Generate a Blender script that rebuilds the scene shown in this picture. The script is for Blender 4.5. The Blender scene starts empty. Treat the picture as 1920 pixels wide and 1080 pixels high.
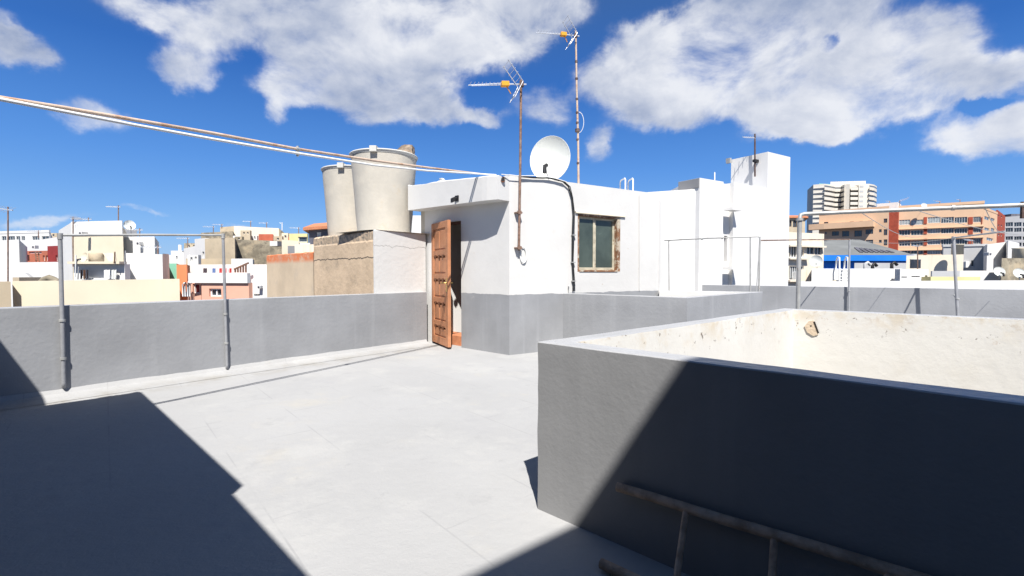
import bpy, math, random
from mathutils import Vector, noise as mnoise
from mathutils.geometry import tessellate_polygon
R = math.radians
rng = random.Random(7)
# ------------------------------------------------------------------ camera, sky, sun, exposure
F = 894.0; PITCH = math.atan(28 / F); H = 1.25
scene = bpy.context.scene
cd = bpy.data.cameras.new('camera'); cam = bpy.data.objects.new('camera', cd)
scene.collection.objects.link(cam); scene.camera = cam
cd.sensor_width = 36; cd.lens = F / 1920 * 36; cd.clip_start = 0.05; cd.clip_end = 9000
cam.location = (0, 0, H); cam.rotation_euler = (math.pi / 2 - PITCH, 0, 0)
scene.view_settings.view_transform = 'Standard'; scene.view_settings.look = 'None'
scene.view_settings.gamma = 1; EXPO = 0.9
scene.view_settings.exposure = EXPO
scene.cycles.max_bounces = 8
SX, SY = -0.064, 0.728                       # shadow shift per metre of height
SUN_EL = math.atan(1 / math.hypot(SX, SY))
sd = bpy.data.lights.new('sun', 'SUN'); sun = bpy.data.objects.new('sun', sd)
scene.collection.objects.link(sun)
sd.energy = 4.6; sd.angle = R(0.53); sd.color = (1.0, 0.965, 0.91)
sun.rotation_euler = Vector((SX, SY, -1)).to_track_quat('-Z', 'Y').to_euler()
sun.location = (0, -20, 30)


def ray(px, py):
    x = (px - 960) / F; y = (540 - py) / F
    return Vector((x, math.cos(PITCH) + y * math.sin(PITCH), -math.sin(PITCH) + y * math.cos(PITCH)))


def PY(px, py, Y):
    r = ray(px, py); k = Y / r.y
    return Vector((r.x * k, Y, H + r.z * k))


def PZ(px, py, z):
    r = ray(px, py); k = (z - H) / r.z
    return Vector((r.x * k, r.y * k, z))


def VP(px, py, A, B):
    """where the line of sight meets the upright plane through A and B"""
    A = Vector((A[0], A[1])); d = Vector((B[0] - A.x, B[1] - A.y)); n = Vector((-d.y, d.x))
    r = ray(px, py); k = n.dot(A) / (n.x * r.x + n.y * r.y)
    return Vector((r.x * k, r.y * k, H + r.z * k))


def build_world():
    w = bpy.data.worlds.new("World"); scene.world = w; w.use_nodes = True
    nt = w.node_tree; nt.nodes.clear(); N = nt.nodes.new; L = nt.links.new
    out = N('ShaderNodeOutputWorld'); bg = N('ShaderNodeBackground'); bg.inputs[1].default_value = 0.1
    L(bg.outputs[0], out.inputs[0])
    sky = N('ShaderNodeTexSky'); sky.sky_type = 'NISHITA'; sky.sun_disc = False
    sky.sun_elevation = SUN_EL; sky.sun_rotation = math.atan2(-SX, -SY); sky.altitude = 50
    sky.air_density = 1.0; sky.dust_density = 0.25; sky.ozone_density = 3.0
    hs = N('ShaderNodeHueSaturation'); hs.inputs['Saturation'].default_value = 1.22
    hs.inputs['Value'].default_value = 0.9
    L(sky.outputs[0], hs.inputs['Color'])
    tc = N('ShaderNodeTexCoord'); sep = N('ShaderNodeSeparateXYZ'); L(tc.outputs['Generated'], sep.inputs[0])
    rp = N('ShaderNodeValToRGB'); el_ = rp.color_ramp.elements; kk = 10 / (2 ** EXPO)
    el_[0].position = 0; el_[0].color = (.20, .43, .84, 1); el_[1].position = .62; el_[1].color = (.055, .10, .21, 1)
    for ps, cc in ((.08, (.145, .37, .83)), (.2, (.075, .26, .74)), (.36, (.020, .125, .50))):
        q = el_.new(ps); q.color = (*cc, 1)
    L(sep.outputs[2], rp.inputs[0])
    sc_ = N('ShaderNodeVectorMath'); sc_.operation = 'SCALE'; sc_.inputs['Scale'].default_value = kk; L(rp.outputs[0], sc_.inputs[0])
    sm_ = N('ShaderNodeMix'); sm_.data_type = 'RGBA'; sm_.inputs[0].default_value = .8
    L(hs.outputs[0], sm_.inputs[6]); L(sc_.outputs[0], sm_.inputs[7]); hs = sm_; hs_out = sm_.outputs[2]
    az = N('ShaderNodeMath'); az.operation = 'ARCTAN2'; L(sep.outputs[0], az.inputs[0]); L(sep.outputs[1], az.inputs[1])
    el = N('ShaderNodeMath'); el.operation = 'ARCSINE'; L(sep.outputs[2], el.inputs[0])
    comb = N('ShaderNodeCombineXYZ'); L(az.outputs[0], comb.inputs[0]); L(el.outputs[0], comb.inputs[1])

    def aer(px, py):
        r = ray(px, py).normalized(); return math.atan2(r.x, r.y), math.asin(r.z)
    # warp the az/el coordinates so that cloud outlines curl
    wn = N('ShaderNodeTexNoise'); wn.inputs['Scale'].default_value = 5.5; wn.inputs['Detail'].default_value = 6
    wn.inputs['Roughness'].default_value = 0.62; L(comb.outputs[0], wn.inputs['Vector'])
    ws = N('ShaderNodeVectorMath'); ws.operation = 'SUBTRACT'; ws.inputs[1].default_value = (.5, .5, .5)
    L(wn.outputs['Color'], ws.inputs[0])
    wm = N('ShaderNodeVectorMath'); wm.operation = 'MULTIPLY'; wm.inputs[1].default_value = (.12, .11, 0)
    L(ws.outputs[0], wm.inputs[0])
    wa = N('ShaderNodeVectorMath'); wa.operation = 'ADD'; L(comb.outputs[0], wa.inputs[0]); L(wm.outputs[0], wa.inputs[1])
    # cloud masses by direction: px, py, half width, half height, weight
    blobs = [(300, 25, 120, 45, .65), (470, 25, 160, 60, .9), (640, 40, 180, 85, 1.0), (840, 30, 190, 95, 1.05), (1020, 0, 110, 75, .8),
             (350, 125, 85, 50, .85), (400, 75, 80, 40, .6), (590, 115, 110, 60, .75), (560, 175, 90, 45, .75), (690, 195, 110, 52, .95),
             (780, 130, 110, 75, .9), (815, 205, 70, 38, .75), (905, 216, 55, 24, .75), (530, 222, 32, 30, .6), (900, 100, 90, 60, .6), (960, 60, 90, 70, .6),
             (1150, 135, 100, 60, .8), (1200, 60, 70, 50, .5), (1215, 190, 110, 62, .95), (1270, 90, 110, 80, .9), (1400, 40, 180, 90, 1.1), (1540, 30, 160, 75, 1.0), (1640, 110, 90, 60, .7),
             (1400, 140, 170, 85, 1.0), (1510, 150, 130, 65, .7), (1350, 200, 130, 52, .75), (1600, 200, 190, 75, 1.0), (1480, 235, 90, 42, .9), (1560, 250, 90, 30, .7),
             (1720, 80, 140, 85, 1.0), (1740, 170, 130, 65, .85), (1860, 130, 110, 60, .85), (1830, 250, 130, 46, .9), (1900, 275, 120, 50, 1.0), (1930, 210, 70, 40, .7),
             (2060, 180, 160, 90, .9), (-20, 90, 120, 50, .5), (40, 100, 75, 45, .42), (-40, 40, 110, 50, .42), (150, 212, 110, 34, .42), (1112, 272, 30, 44, .5), (1030, 195, 80, 46, .45),
             (80, 408, 110, 14, .42), (270, 402, 60, 8, .38), (445, 406, 34, 10, .42), (1560, 96, 30, 26, -.6), (1500, 190, 55, 20, -.5), (1830, 200, 60, 14, -.4)]
    acc = None
    for (px, py, hw, hh, wt) in blobs:
        a, e = aer(px, py); a1, _ = aer(px + hw, py); a0, _ = aer(px - hw, py); _, e1 = aer(px, py - hh); _, e0 = aer(px, py + hh)
        sa = (a1 - a0) / 2; se = abs(e1 - e0) / 2
        ml = N('ShaderNodeVectorMath'); ml.operation = 'MULTIPLY_ADD'
        ml.inputs[1].default_value = (1 / sa, 1 / se, 0); ml.inputs[2].default_value = (-a / sa, -e / se, 0)
        L(wa.outputs[0], ml.inputs[0])
        ln = N('ShaderNodeVectorMath'); ln.operation = 'LENGTH'; L(ml.outputs[0], ln.inputs[0])
        mr = N('ShaderNodeMapRange'); mr.interpolation_type = 'SMOOTHERSTEP'
        for i, v in enumerate((0.15, 1.35, wt, 0)): mr.inputs[1 + i].default_value = v
        L(ln.outputs['Value'], mr.inputs[0])
        if acc is None: acc = mr.outputs[0]
        else:
            ad = N('ShaderNodeMath'); ad.operation = 'ADD'; L(acc, ad.inputs[0]); L(mr.outputs[0], ad.inputs[1]); acc = ad.outputs[0]
    cl = N('ShaderNodeMath'); cl.operation = 'MINIMUM'; cl.inputs[1].default_value = .87; L(acc, cl.inputs[0])
    st = N('ShaderNodeVectorMath'); st.operation = 'MULTIPLY'; st.inputs[1].default_value = (1, 1.5, 1); L(comb.outputs[0], st.inputs[0])

    def fbm(shift, scale=6.0, det=12, rough=.60):
        o = N('ShaderNodeVectorMath'); o.operation = 'ADD'; o.inputs[1].default_value = shift; L(st.outputs[0], o.inputs[0])
        n = N('ShaderNodeTexNoise'); n.inputs['Scale'].default_value = scale; n.inputs['Detail'].default_value = det
        n.inputs['Roughness'].default_value = rough; n.inputs['Distortion'].default_value = .25; L(o.outputs[0], n.inputs['Vector']); return n.outputs[0]
    na = fbm((0, 0, 0)); nb_ = fbm((.012, .035, 0))
    m1 = N('ShaderNodeMath'); m1.operation = 'MULTIPLY_ADD'; m1.inputs[1].default_value = 2.5; m1.inputs[2].default_value = -1.25 - .22
    L(na, m1.inputs[0])
    s1 = N('ShaderNodeMath'); s1.operation = 'ADD'; L(cl.outputs[0], s1.inputs[0]); L(m1.outputs[0], s1.inputs[1])
    den = N('ShaderNodeMapRange'); den.interpolation_type = 'SMOOTHSTEP'
    for i, v in enumerate((-0.2, 0.72, 0, 1)): den.inputs[1 + i].default_value = v
    L(s1.outputs[0], den.inputs[0])
    gate = N('ShaderNodeMapRange'); gate.interpolation_type = 'SMOOTHSTEP'
    for i, v in enumerate((0.03, 0.45, 0, 0.96)): gate.inputs[1 + i].default_value = v
    L(acc, gate.inputs[0])
    dm = N('ShaderNodeMath'); dm.operation = 'MULTIPLY'; L(den.outputs[0], dm.inputs[0]); L(gate.outputs[0], dm.inputs[1])
    # lit billows: brighter where the cloud thins toward the light, greyer where it is deep
    df = N('ShaderNodeMath'); df.operation = 'SUBTRACT'; L(nb_, df.inputs[0]); L(na, df.inputs[1])
    dk = N('ShaderNodeMath'); dk.operation = 'MULTIPLY_ADD'; dk.inputs[1].default_value = 2.2; dk.inputs[2].default_value = .08; L(df.outputs[0], dk.inputs[0])
    n3 = fbm((3.1, 1.7, .4), 3.0, 5, .5)
    sh = N('ShaderNodeMapRange'); sh.interpolation_type = 'SMOOTHSTEP'
    for i, v in enumerate((0.38, 0.64, -.05, 0.52)): sh.inputs[1 + i].default_value = v
    L(n3, sh.inputs[0])
    thick = N('ShaderNodeMapRange'); thick.interpolation_type = 'SMOOTHSTEP'
    for i, v in enumerate((0.25, 1.2, 0, 0.34)): thick.inputs[1 + i].default_value = v
    L(s1.outputs[0], thick.inputs[0])
    sa_ = N('ShaderNodeMath'); sa_.operation = 'ADD'; L(sh.outputs[0], sa_.inputs[0]); L(thick.outputs[0], sa_.inputs[1])
    sb_ = N('ShaderNodeMath'); sb_.operation = 'ADD'; sb_.use_clamp = True; L(sa_.outputs[0], sb_.inputs[0]); L(dk.outputs[0], sb_.inputs[1])
    cm = N('ShaderNodeMix'); cm.data_type = 'RGBA'
    k = 10 / (2 ** EXPO)
    cm.inputs[6].default_value = (.86 * k, .88 * k, .93 * k, 1); cm.inputs[7].default_value = (.34 * k, .41 * k, .58 * k, 1)
    L(sb_.outputs[0], cm.inputs[0])
    mx = N('ShaderNodeMix'); mx.data_type = 'RGBA'
    L(dm.outputs[0], mx.inputs[0]); L(hs_out, mx.inputs[6]); L(cm.outputs[2], mx.inputs[7])
    L(mx.outputs[2], bg.inputs[0])
    w.cycles.sampling_method = 'MANUAL'; w.cycles.sample_map_resolution = 1024


build_world()

# ------------------------------------------------------------------ materials
M = {}


def mat(name, col, rough=.85, patch=.10, pscale=1.3, streak=0, streakcol=(.6, .6, .62), bump=.25, bscale=28, fine=.15,
        band=None, joints=None, dirtline=None, metal=0, layers=None, crack=None, spec=.3):
    """painted plaster, concrete, metal: base colour, soft patches, vertical streaks, paint bands, stains"""
    m = bpy.data.materials.new(name); m.use_nodes = True; nt = m.node_tree; N = nt.nodes.new; L = nt.links.new
    b = nt.nodes['Principled BSDF']; b.inputs['Roughness'].default_value = rough; b.inputs['Metallic'].default_value = metal
    b.inputs['Specular IOR Level'].default_value = spec
    tc = N('ShaderNodeTexCoord'); ob = tc.outputs['Object']

    def nz(scale, det=5, vec=None, map_=None, rg=.55):
        n = N('ShaderNodeTexNoise'); n.inputs['Scale'].default_value = scale; n.inputs['Detail'].default_value = det
        n.inputs['Roughness'].default_value = rg
        v = vec or ob
        if map_:
            mp = N('ShaderNodeMapping'); mp.inputs['Scale'].default_value = map_; L(v, mp.inputs[0]); v = mp.outputs[0]
        L(v, n.inputs['Vector']); return n.outputs[0]

    def mr(src, a, b_, c, d, smooth=True):
        r = N('ShaderNodeMapRange'); r.interpolation_type = 'SMOOTHSTEP' if smooth else 'LINEAR'
        for i, v in enumerate((a, b_, c, d)): r.inputs[1 + i].default_value = v
        L(src, r.inputs[0]); return r.outputs[0]

    def math_(op, a, b_=None):
        n = N('ShaderNodeMath'); n.operation = op
        for i, s in enumerate((a, b_)):
            if s is None: continue
            if isinstance(s, (int, float)): n.inputs[i].default_value = s
            else: L(s, n.inputs[i])
        return n.outputs[0]

    def mixc(f, a, c):
        n = N('ShaderNodeMix'); n.data_type = 'RGBA'
        if isinstance(f, float): n.inputs[0].default_value = f
        else: L(f, n.inputs[0])
        if isinstance(a, tuple): n.inputs[6].default_value = (*a, 1)
        else: L(a, n.inputs[6])
        if isinstance(c, tuple): n.inputs[7].default_value = (*c, 1)
        else: L(c, n.inputs[7])
        return n.outputs[2]
    dark = tuple(c * (1 - patch) for c in col); light = tuple(min(.95, c * (1 + patch)) for c in col)
    c = mixc(mr(nz(pscale, 6), .3, .7, 0, 1), dark, light)
    sepz = N('ShaderNodeSeparateXYZ'); L(ob, sepz.inputs[0]); z = sepz.outputs[2]
    if band:                                    # paint band below a height: (z, colour)
        wob = mr(nz(4, 5), 0, 1, -.03, .03, False)
        f = mr(math_('ADD', z, wob), band[0] - .003, band[0] + .003, 1, 0)
        bc = mixc(mr(nz(1.4, 6), .3, .7, 0, 1), tuple(v * .9 for v in band[1]), tuple(v * 1.1 for v in band[1]))
        bc = mixc(math_('MULTIPLY', mr(nz(1, 4, map_=(5, 5, .3)), .5, .75, 0, 1), .35), bc, tuple(min(1, v * 1.45) for v in band[1]))
        c = mixc(f, c, bc)
    if streak:
        s = mr(nz(1, 4, map_=(5.5, 5.5, .28)), .52, .78, 0, 1)
        c = mixc(math_('MULTIPLY', s, streak), c, streakcol)
    for (sc, lo, hi, scol, amt, zr) in (layers or []):   # stains: noise scale, threshold, colour, amount, height range
        s = mr(nz(sc, 7, rg=.68), lo, hi, 0, amt)
        if zr: s = math_('MULTIPLY', s, mr(z, zr[0], zr[1], 0, 1))
        c = mixc(s, c, scol)
    h = nz(bscale, 4)
    if joints:                                  # faint membrane joints (angle, length, width, colour, amount)
        mp = N('ShaderNodeMapping'); mp.inputs['Rotation'].default_value = (0, 0, joints[0]); L(ob, mp.inputs[0])
        br = N('ShaderNodeTexBrick'); br.inputs['Scale'].default_value = 1; br.inputs['Mortar Size'].default_value = .007; br.inputs['Mortar Smooth'].default_value = .6
        br.inputs['Brick Width'].default_value = joints[1]; br.inputs['Row Height'].default_value = joints[2]; L(mp.outputs[0], br.inputs['Vector'])
        f = math_('MULTIPLY', br.outputs['Fac'], mr(nz(1.7, 5), .42, .62, 0, joints[4])); c = mixc(f, c, joints[3])
    if dirtline:                                # soiling that follows a wall foot: (point, normal, reach, colour, amount)
        (px_, py_), (nx_, ny_), reach, dc_, am_ = dirtline
        dt = N('ShaderNodeVectorMath'); dt.operation = 'DOT_PRODUCT'; dt.inputs[1].default_value = (nx_, ny_, 0); L(ob, dt.inputs[0])
        d_ = math_('ABSOLUTE', math_('SUBTRACT', dt.outputs['Value'], px_ * nx_ + py_ * ny_))
        f = math_('MULTIPLY', mr(d_, 0, reach, 1, 0), mr(nz(3.5, 7, rg=.7), .40, .66, 0, am_)); c = mixc(f, c, dc_)
    if crack:                                   # (z, amplitude, width)
        for (cz, amp, wd) in crack:
            w = mr(nz(2.2, 7, map_=(1, 1, .15), rg=.7), 0, 1, -amp, amp, False)
            dd = math_('ABSOLUTE', math_('SUBTRACT', math_('ADD', z, w), cz))
            f = mr(dd, wd * .4, wd, 1, 0)
            c = mixc(f, c, (.05, .045, .04))
    L(c, b.inputs['Base Color'])
    if bump:
        bm = N('ShaderNodeBump'); bm.inputs['Strength'].default_value = bump; bm.inputs['Distance'].default_value = .012
        hh = math_('ADD', h, math_('MULTIPLY', nz(bscale * 5, 2), fine))
        hh = math_('ADD', hh, math_('MULTIPLY', nz(1, 4, map_=(bscale * .12, bscale * .12, bscale * .8)), .3))
        L(hh, bm.inputs['Height']); L(bm.outputs[0], b.inputs['Normal'])
    M[name] = m
    return m


GREY = (.262, .267, .278)
mat('grey_paint', GREY, patch=.10, streak=.5, streakcol=(.34, .345, .355), bump=.28, bscale=22,
    layers=[(2.2, .56, .75, (.27, .275, .285), .55, None)])
mat('grey_paint_near', (.225, .226, .229), patch=.08, streak=.35, streakcol=(.28, .28, .285), bump=.13, bscale=9, fine=.8)
mat('coping_paint', (.385, .388, .395), rough=.42, spec=.6, patch=.10, bump=.6, bscale=18, layers=[(9, .62, .7, (.12, .12, .125), .4, None)])  # lighter than the floor paint: sky light on wall tops put into the colour
mat('floor_paint', (.345, .345, .345), patch=.05, pscale=.6, bump=.35, bscale=14, fine=.3,
    layers=[(1.1, .50, .66, (.385, .383, .375), .8, None), (2.6, .58, .68, (.31, .31, .312), .6, None),
            (.8, .55, .68, (.40, .38, .34), .55, None), (5, .63, .70, (.28, .28, .283), .45, None), (18, .66, .72, (.24, .24, .24), .35, None), (.45, .52, .6, (.325, .325, .33), .6, None)],
    joints=(R(49.5), 1.3, .62, (.25, .25, .255), .45), dirtline=((-4.5, 4.42), (.762, -.648), .35, (.27, .255, .23), .7))
mat('white_plaster', (.585, .576, .558), patch=.04, bump=.16, bscale=14, layers=[(3, .62, .74, (.66, .62, .54), .3, None)])
mat('white_neighbour', (.66, .65, .63), patch=.03, bump=.12, bscale=10, layers=[(2.2, .6, .74, (.56, .54, .50), .3, None)])
mat('white_band', (.59, .58, .56), patch=.04, bump=.18, bscale=14, band=(.92, GREY),
    layers=[(3.3, .60, .72, (.50, .48, .44), .3, None), (11, .69, .72, (.36, .24, .15), .5, None)])
mat('shaft_white', (.635, .617, .575), patch=.03, bump=.3, bscale=10,
    layers=[(5, .47, .66, (.52, .43, .30), .65, (.68, .90)), (7, .56, .66, (.44, .34, .24), .6, (.72, .90)),
            (3, .54, .68, (.58, .50, .38), .5, (.62, .88)), (13, .62, .66, (.10, .07, .05), .9, (.55, .80)), (9, .63, .70, (.45, .36, .28), .6, (.4, .85)),
            (2, .5, .75, (.55, .51, .44), .35, None)])
mat('dark_hole', (.03, .025, .02), bump=0)
mat('orange_chip', (.56, .45, .33), bump=.5, bscale=40)
mat('tan_concrete', (.55, .42, .29), patch=.14, pscale=2.2, bump=.7, bscale=12, crack=[(1.50, .09, .012)],
    layers=[(1.6, .52, .62, (.52, .40, .28), .7, None), (4, .58, .66, (.33, .27, .2), .5, None), (14, .66, .7, (.2, .16, .12), .5, None),
            (11, .45, .6, (.24, .21, .175), .95, (1.74, 1.82))])
mat('tan_wall', (.60, .48, .34), patch=.1, pscale=1.2, bump=.3, bscale=8, layers=[(2.5, .35, .5, (.66, .20, .08), 1, (1.44, 1.55)), (3, .5, .7, (.5, .42, .33), .5, None)])
mat('tank_cement', (.50, .465, .40), patch=.06, pscale=3, bump=.25, bscale=20, layers=[(2, .5, .7, (.60, .55, .46), .6, None), (6, .56, .7, (.47, .38, .26), .35, None)])
mat('tank_rim', (.55, .54, .50), patch=.1)
mat('rough_stone', (.30, .23, .17), patch=.35, pscale=9, bump=1, bscale=18)
mat('wood_door', (.43, .19, .095), rough=.5, patch=.16, pscale=4, bump=.2, bscale=16, streak=.4, streakcol=(.30, .10, .04),
    layers=[(8, .6, .7, (.55, .30, .16), .5, None)])
mat('wood_dark', (.17, .07, .035), rough=.6)
mat('wood_window', (.21, .105, .055), rough=.7, patch=.3, pscale=9, layers=[(7, .5, .6, (.50, .45, .36), .85, None)])
mat('window_sash', (.45, .41, .31), rough=.6, patch=.2, pscale=9, layers=[(11, .55, .62, (.25, .17, .10), .8, None)])
mat('brass', (.55, .40, .15), rough=.35, metal=1, bump=0)
mat('black_plastic', (.018, .018, .02), rough=.5, bump=0)
mat('black_cable', (.02, .02, .02), rough=.6, bump=0)
mat('white_cable', (.7, .7, .68), rough=.6, bump=0)
mat('galv_steel', (.40, .40, .39), rough=.55, metal=.35, patch=.15, pscale=6, bump=.15, layers=[(14, .6, .68, (.24, .16, .10), .5, None)])
mat('painted_pipe', (.27, .275, .29), rough=.6, patch=.12, pscale=6, bump=.2, layers=[(14, .62, .7, (.22, .18, .14), .5, None)])
mat('rust_steel', (.24, .15, .11), rough=.7, metal=.2, patch=.3, pscale=9, bump=.3, layers=[(10, .5, .6, (.12, .07, .05), .7, None), (3, .5, .62, (.33, .27, .23), .6, None)])
mat('dark_rust', (.10, .065, .055), rough=.7, metal=.2, patch=.3, pscale=9, bump=.3, layers=[(3, .5, .62, (.2, .16, .14), .6, None)])
mat('rust_pipe', (.52, .40, .31), rough=.7, patch=.15, pscale=3, bump=.3, layers=[(5, .5, .62, (.40, .22, .12), .7, None)])
mat('white_pvc', (.78, .78, .76), rough=.45, bump=0, patch=.03)
mat('alu', (.72, .72, .72), rough=.35, metal=.6, bump=0)
mat('yellow_plastic', (.72, .33, .03), rough=.5, bump=0)
mat('dish_white', (.66, .67, .63), rough=.45, bump=0, patch=.04, layers=[(4, .55, .7, (.5, .5, .45), .35, None)])
mat('old_wood', (.40, .29, .21), rough=.85, patch=.3, pscale=14, bump=.6, bscale=40, layers=[(6, .5, .65, (.52, .42, .33), .7, None)])
mat('terracotta', (.50, .20, .10), patch=.15, pscale=8)
mat('white_far', (.64, .63, .61), patch=.03, pscale=.5, bump=.15, bscale=4, layers=[(1.2, .55, .7, (.66, .61, .52), .45, None), (3.1, .6, .68, (.55, .5, .42), .3, None)])
mat('cream_far', (.62, .55, .42), patch=.05, pscale=.6, bump=.15, bscale=4, streak=.25, streakcol=(.62, .52, .36), layers=[(2.2, .58, .7, (.58, .50, .36), .4, None)])
mat('peach_far', (.64, .43, .28), patch=.05, pscale=.3, bump=.1, bscale=3)
mat('tower_cream', (.62, .575, .50), patch=.04, pscale=.1, bump=0)
mat('salmon_far', (.66, .36, .26), patch=.06, pscale=.6, bump=.1, bscale=4)
mat('orange_far', (.60, .22, .10), patch=.08, pscale=.8, bump=.1, bscale=4)
mat('terra_far', (.42, .14, .085), patch=.12, pscale=.8, bump=.1, bscale=4)
mat('wine_far', (.26, .035, .035), patch=.12, bump=.1)
mat('red_far', (.45, .12, .07), patch=.15, bump=.1)
mat('brick_far', (.33, .065, .035), patch=.12, pscale=2, bump=.1)
mat('green_far', (.20, .45, .33), patch=.1, bump=.1)
mat('yellow_far', (.64, .56, .28), patch=.08, bump=.1)
mat('tan_far', (.46, .38, .27), patch=.12, pscale=.6, bump=.3, bscale=3, layers=[(2, .5, .65, (.36, .30, .22), .5, None)])
mat('stone_far', (.30, .26, .19), patch=.35, pscale=1.6, bump=.8, bscale=4, layers=[(3, .5, .6, (.17, .145, .11), .75, None), (.8, .5, .6, (.45, .36, .24), .7, None)])
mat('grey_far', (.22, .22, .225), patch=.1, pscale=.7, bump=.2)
mat('lightgrey_far', (.42, .42, .42), patch=.06, pscale=.7, bump=.1)
mat('dark_render', (.10, .10, .10), patch=.1)
mat('slate_far', (.10, .10, .12), patch=.2, bump=.1)
mat('roof_grey', (.17, .175, .17), patch=.12, pscale=.4, bump=.1, rough=.6)
mat('blue_far', (.015, .17, .62), patch=.08, rough=.5, bump=0)
mat('frame_white', (.7, .7, .68), rough=.5, bump=0)
mat('frame_brown', (.16, .09, .06), rough=.6, bump=0)
mat('streaked_cream', (.70, .62, .50), patch=.04, bump=.1, streak=.5, streakcol=(.55, .42, .30))
mat('asphalt', (.05, .05, .052), patch=.2, pscale=.05, bump=.2)
mat('cloth_white', (.75, .75, .76), bump=0); mat('cloth_red', (.5, .06, .06), bump=0); mat('cloth_blue', (.12, .2, .4), bump=0)
mat('cloth_dark', (.06, .05, .06), bump=0); mat('cloth_pink', (.6, .3, .32), bump=0)


def glass(name, col, rough=.08):
    m = mat(name, col, rough=rough, patch=.25, pscale=2.5, bump=0, spec=.6,
            layers=[(5, .62, .7, tuple(min(1, v * 2.4) for v in col), .35, None)])
    return m


glass('glass_dirty', (.058, .074, .060), .25); glass('glass_far', (.05, .065, .08), .1)
glass('glass_mid', (.13, .14, .155), .2); glass('glass_pale', (.30, .33, .33), .25)


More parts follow.
